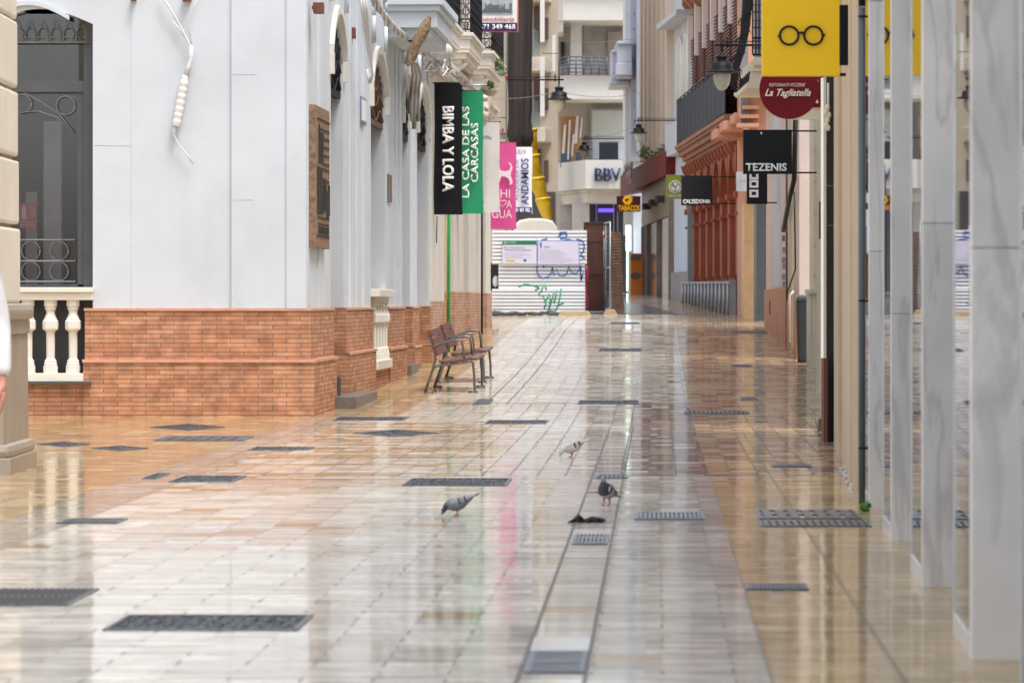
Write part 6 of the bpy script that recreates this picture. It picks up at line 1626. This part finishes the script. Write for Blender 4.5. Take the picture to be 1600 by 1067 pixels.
o = psign('projecting_sign', 1065, 1113.5, 274.5, 320.5, 88, BK, 'smaller square black sign beside the olive green sign', .30, .006, 1150)
ptext('CALZEDONIA', o, WL, 1067.5,1110,312,318,87.985,bold=.045)
o = psign('projecting_sign', 1041, 1067, 273.5, 311, 94, mat('sign_olive',(.25,.30,.02),.4), 'olive green sign with a white circular plant emblem', .08)
m = MB(); Yy = 93.98; m.tube([P(1055,292,Yy),P(1055,292,Yy+.02)], 10*Yy/F, 28, False); m.build('emblem_disc', WL, o)
m = MB(); OL = mat('sign_olive',(.25,.30,.02),.4)
m.tube([P(1055+7.6*math.cos(2*math.pi*i/24),292+7.6*math.sin(2*math.pi*i/24),Yy-.008) for i in range(25)], .012, 5)
m.tube([P(1055,300,Yy-.01),P(1055,292,Yy-.01),P(1050,287,Yy-.01)], .012, 5); m.tube([P(1055,293,Yy-.01),P(1060,287,Yy-.01)], .012, 5); m.tube([P(1050,287,Yy-.01),P(1052,293,Yy-.01)], .01, 5); m.build('plant_emblem', OL, o)
ptext('YVES ROCHER', o, WL, 1043.5,1065,304.5,308,Yy)
o = psign('projecting_sign', 963.5, 1001, 306.5, 331, 126, mat('sign_dark_maroon',(.11,.012,.02),.4), 'dark red sign reading TABACOS with a yellow emblem', .12)
YO = mat('tobacco_yellow', (.85,.42,.01), .4, emit=.25)
ptext('TABACOS', o, YO, 966,999.5,321,329.5,125.95,bold=.02)
m = MB(); Yq = 125.95; m.tube([P(988,311,Yq),P(983,308.5,Yq),P(977,309,Yq),P(974.5,313,Yq),P(977,317.5,Yq),P(984,318.5,Yq),P(987,315,Yq),P(982,313.5,Yq)], .045, 8); m.tube([P(982,314,Yq),P(982,320,Yq)], .04, 6); m.build('emblem', YO, o)

# ================================================================== CAMERA, LIGHT
cam = bpy.data.cameras.new('camera'); co = bpy.data.objects.new('camera', cam); COL.objects.link(co); scene.camera = co
co.location = (0,0,E); co.rotation_euler = (R(90),0,0); cam.lens = 135; cam.sensor_width = 36; cam.clip_end = 2000; cam.clip_start = .5
cam.shift_y = -(533.5-HZ)/1600.0
cam.dof.use_dof = True; cam.dof.focus_distance = 42; cam.dof.aperture_fstop = 6.3
w = bpy.data.worlds.new('World'); scene.world = w; w.use_nodes = True; N = w.node_tree.nodes; L = w.node_tree.links; bg = N['Background']
EL, RO = 68, 140
sky = N.new('ShaderNodeTexSky'); sky.sky_type = 'NISHITA'; sky.sun_disc = False; sky.sun_elevation = R(EL); sky.sun_rotation = R(RO); sky.dust_density = 3; sky.air_density = 1; sky.ozone_density = 1
hs = N.new('ShaderNodeHueSaturation'); hs.inputs['Saturation'].default_value = .45; L.new(sky.outputs[0], hs.inputs['Color']); L.new(hs.outputs[0], bg.inputs['Color']); bg.inputs['Strength'].default_value = .15
sl = bpy.data.lights.new('sun','SUN'); so = bpy.data.objects.new('sun', sl); COL.objects.link(so); sl.energy = 1.25; sl.angle = R(18); sl.color = (1,.97,.93)
az = R(RO); dvec = Vector((math.sin(az)*math.cos(R(EL)), math.cos(az)*math.cos(R(EL)), math.sin(R(EL))))
so.rotation_euler = dvec.to_track_quat('Z','Y').to_euler(); so.location = (0,-5,20)
scene.view_settings.view_transform = 'Standard'; scene.view_settings.look = 'None'; scene.view_settings.exposure = 1.18; scene.view_settings.gamma = 1
scene.cycles.max_bounces = 8
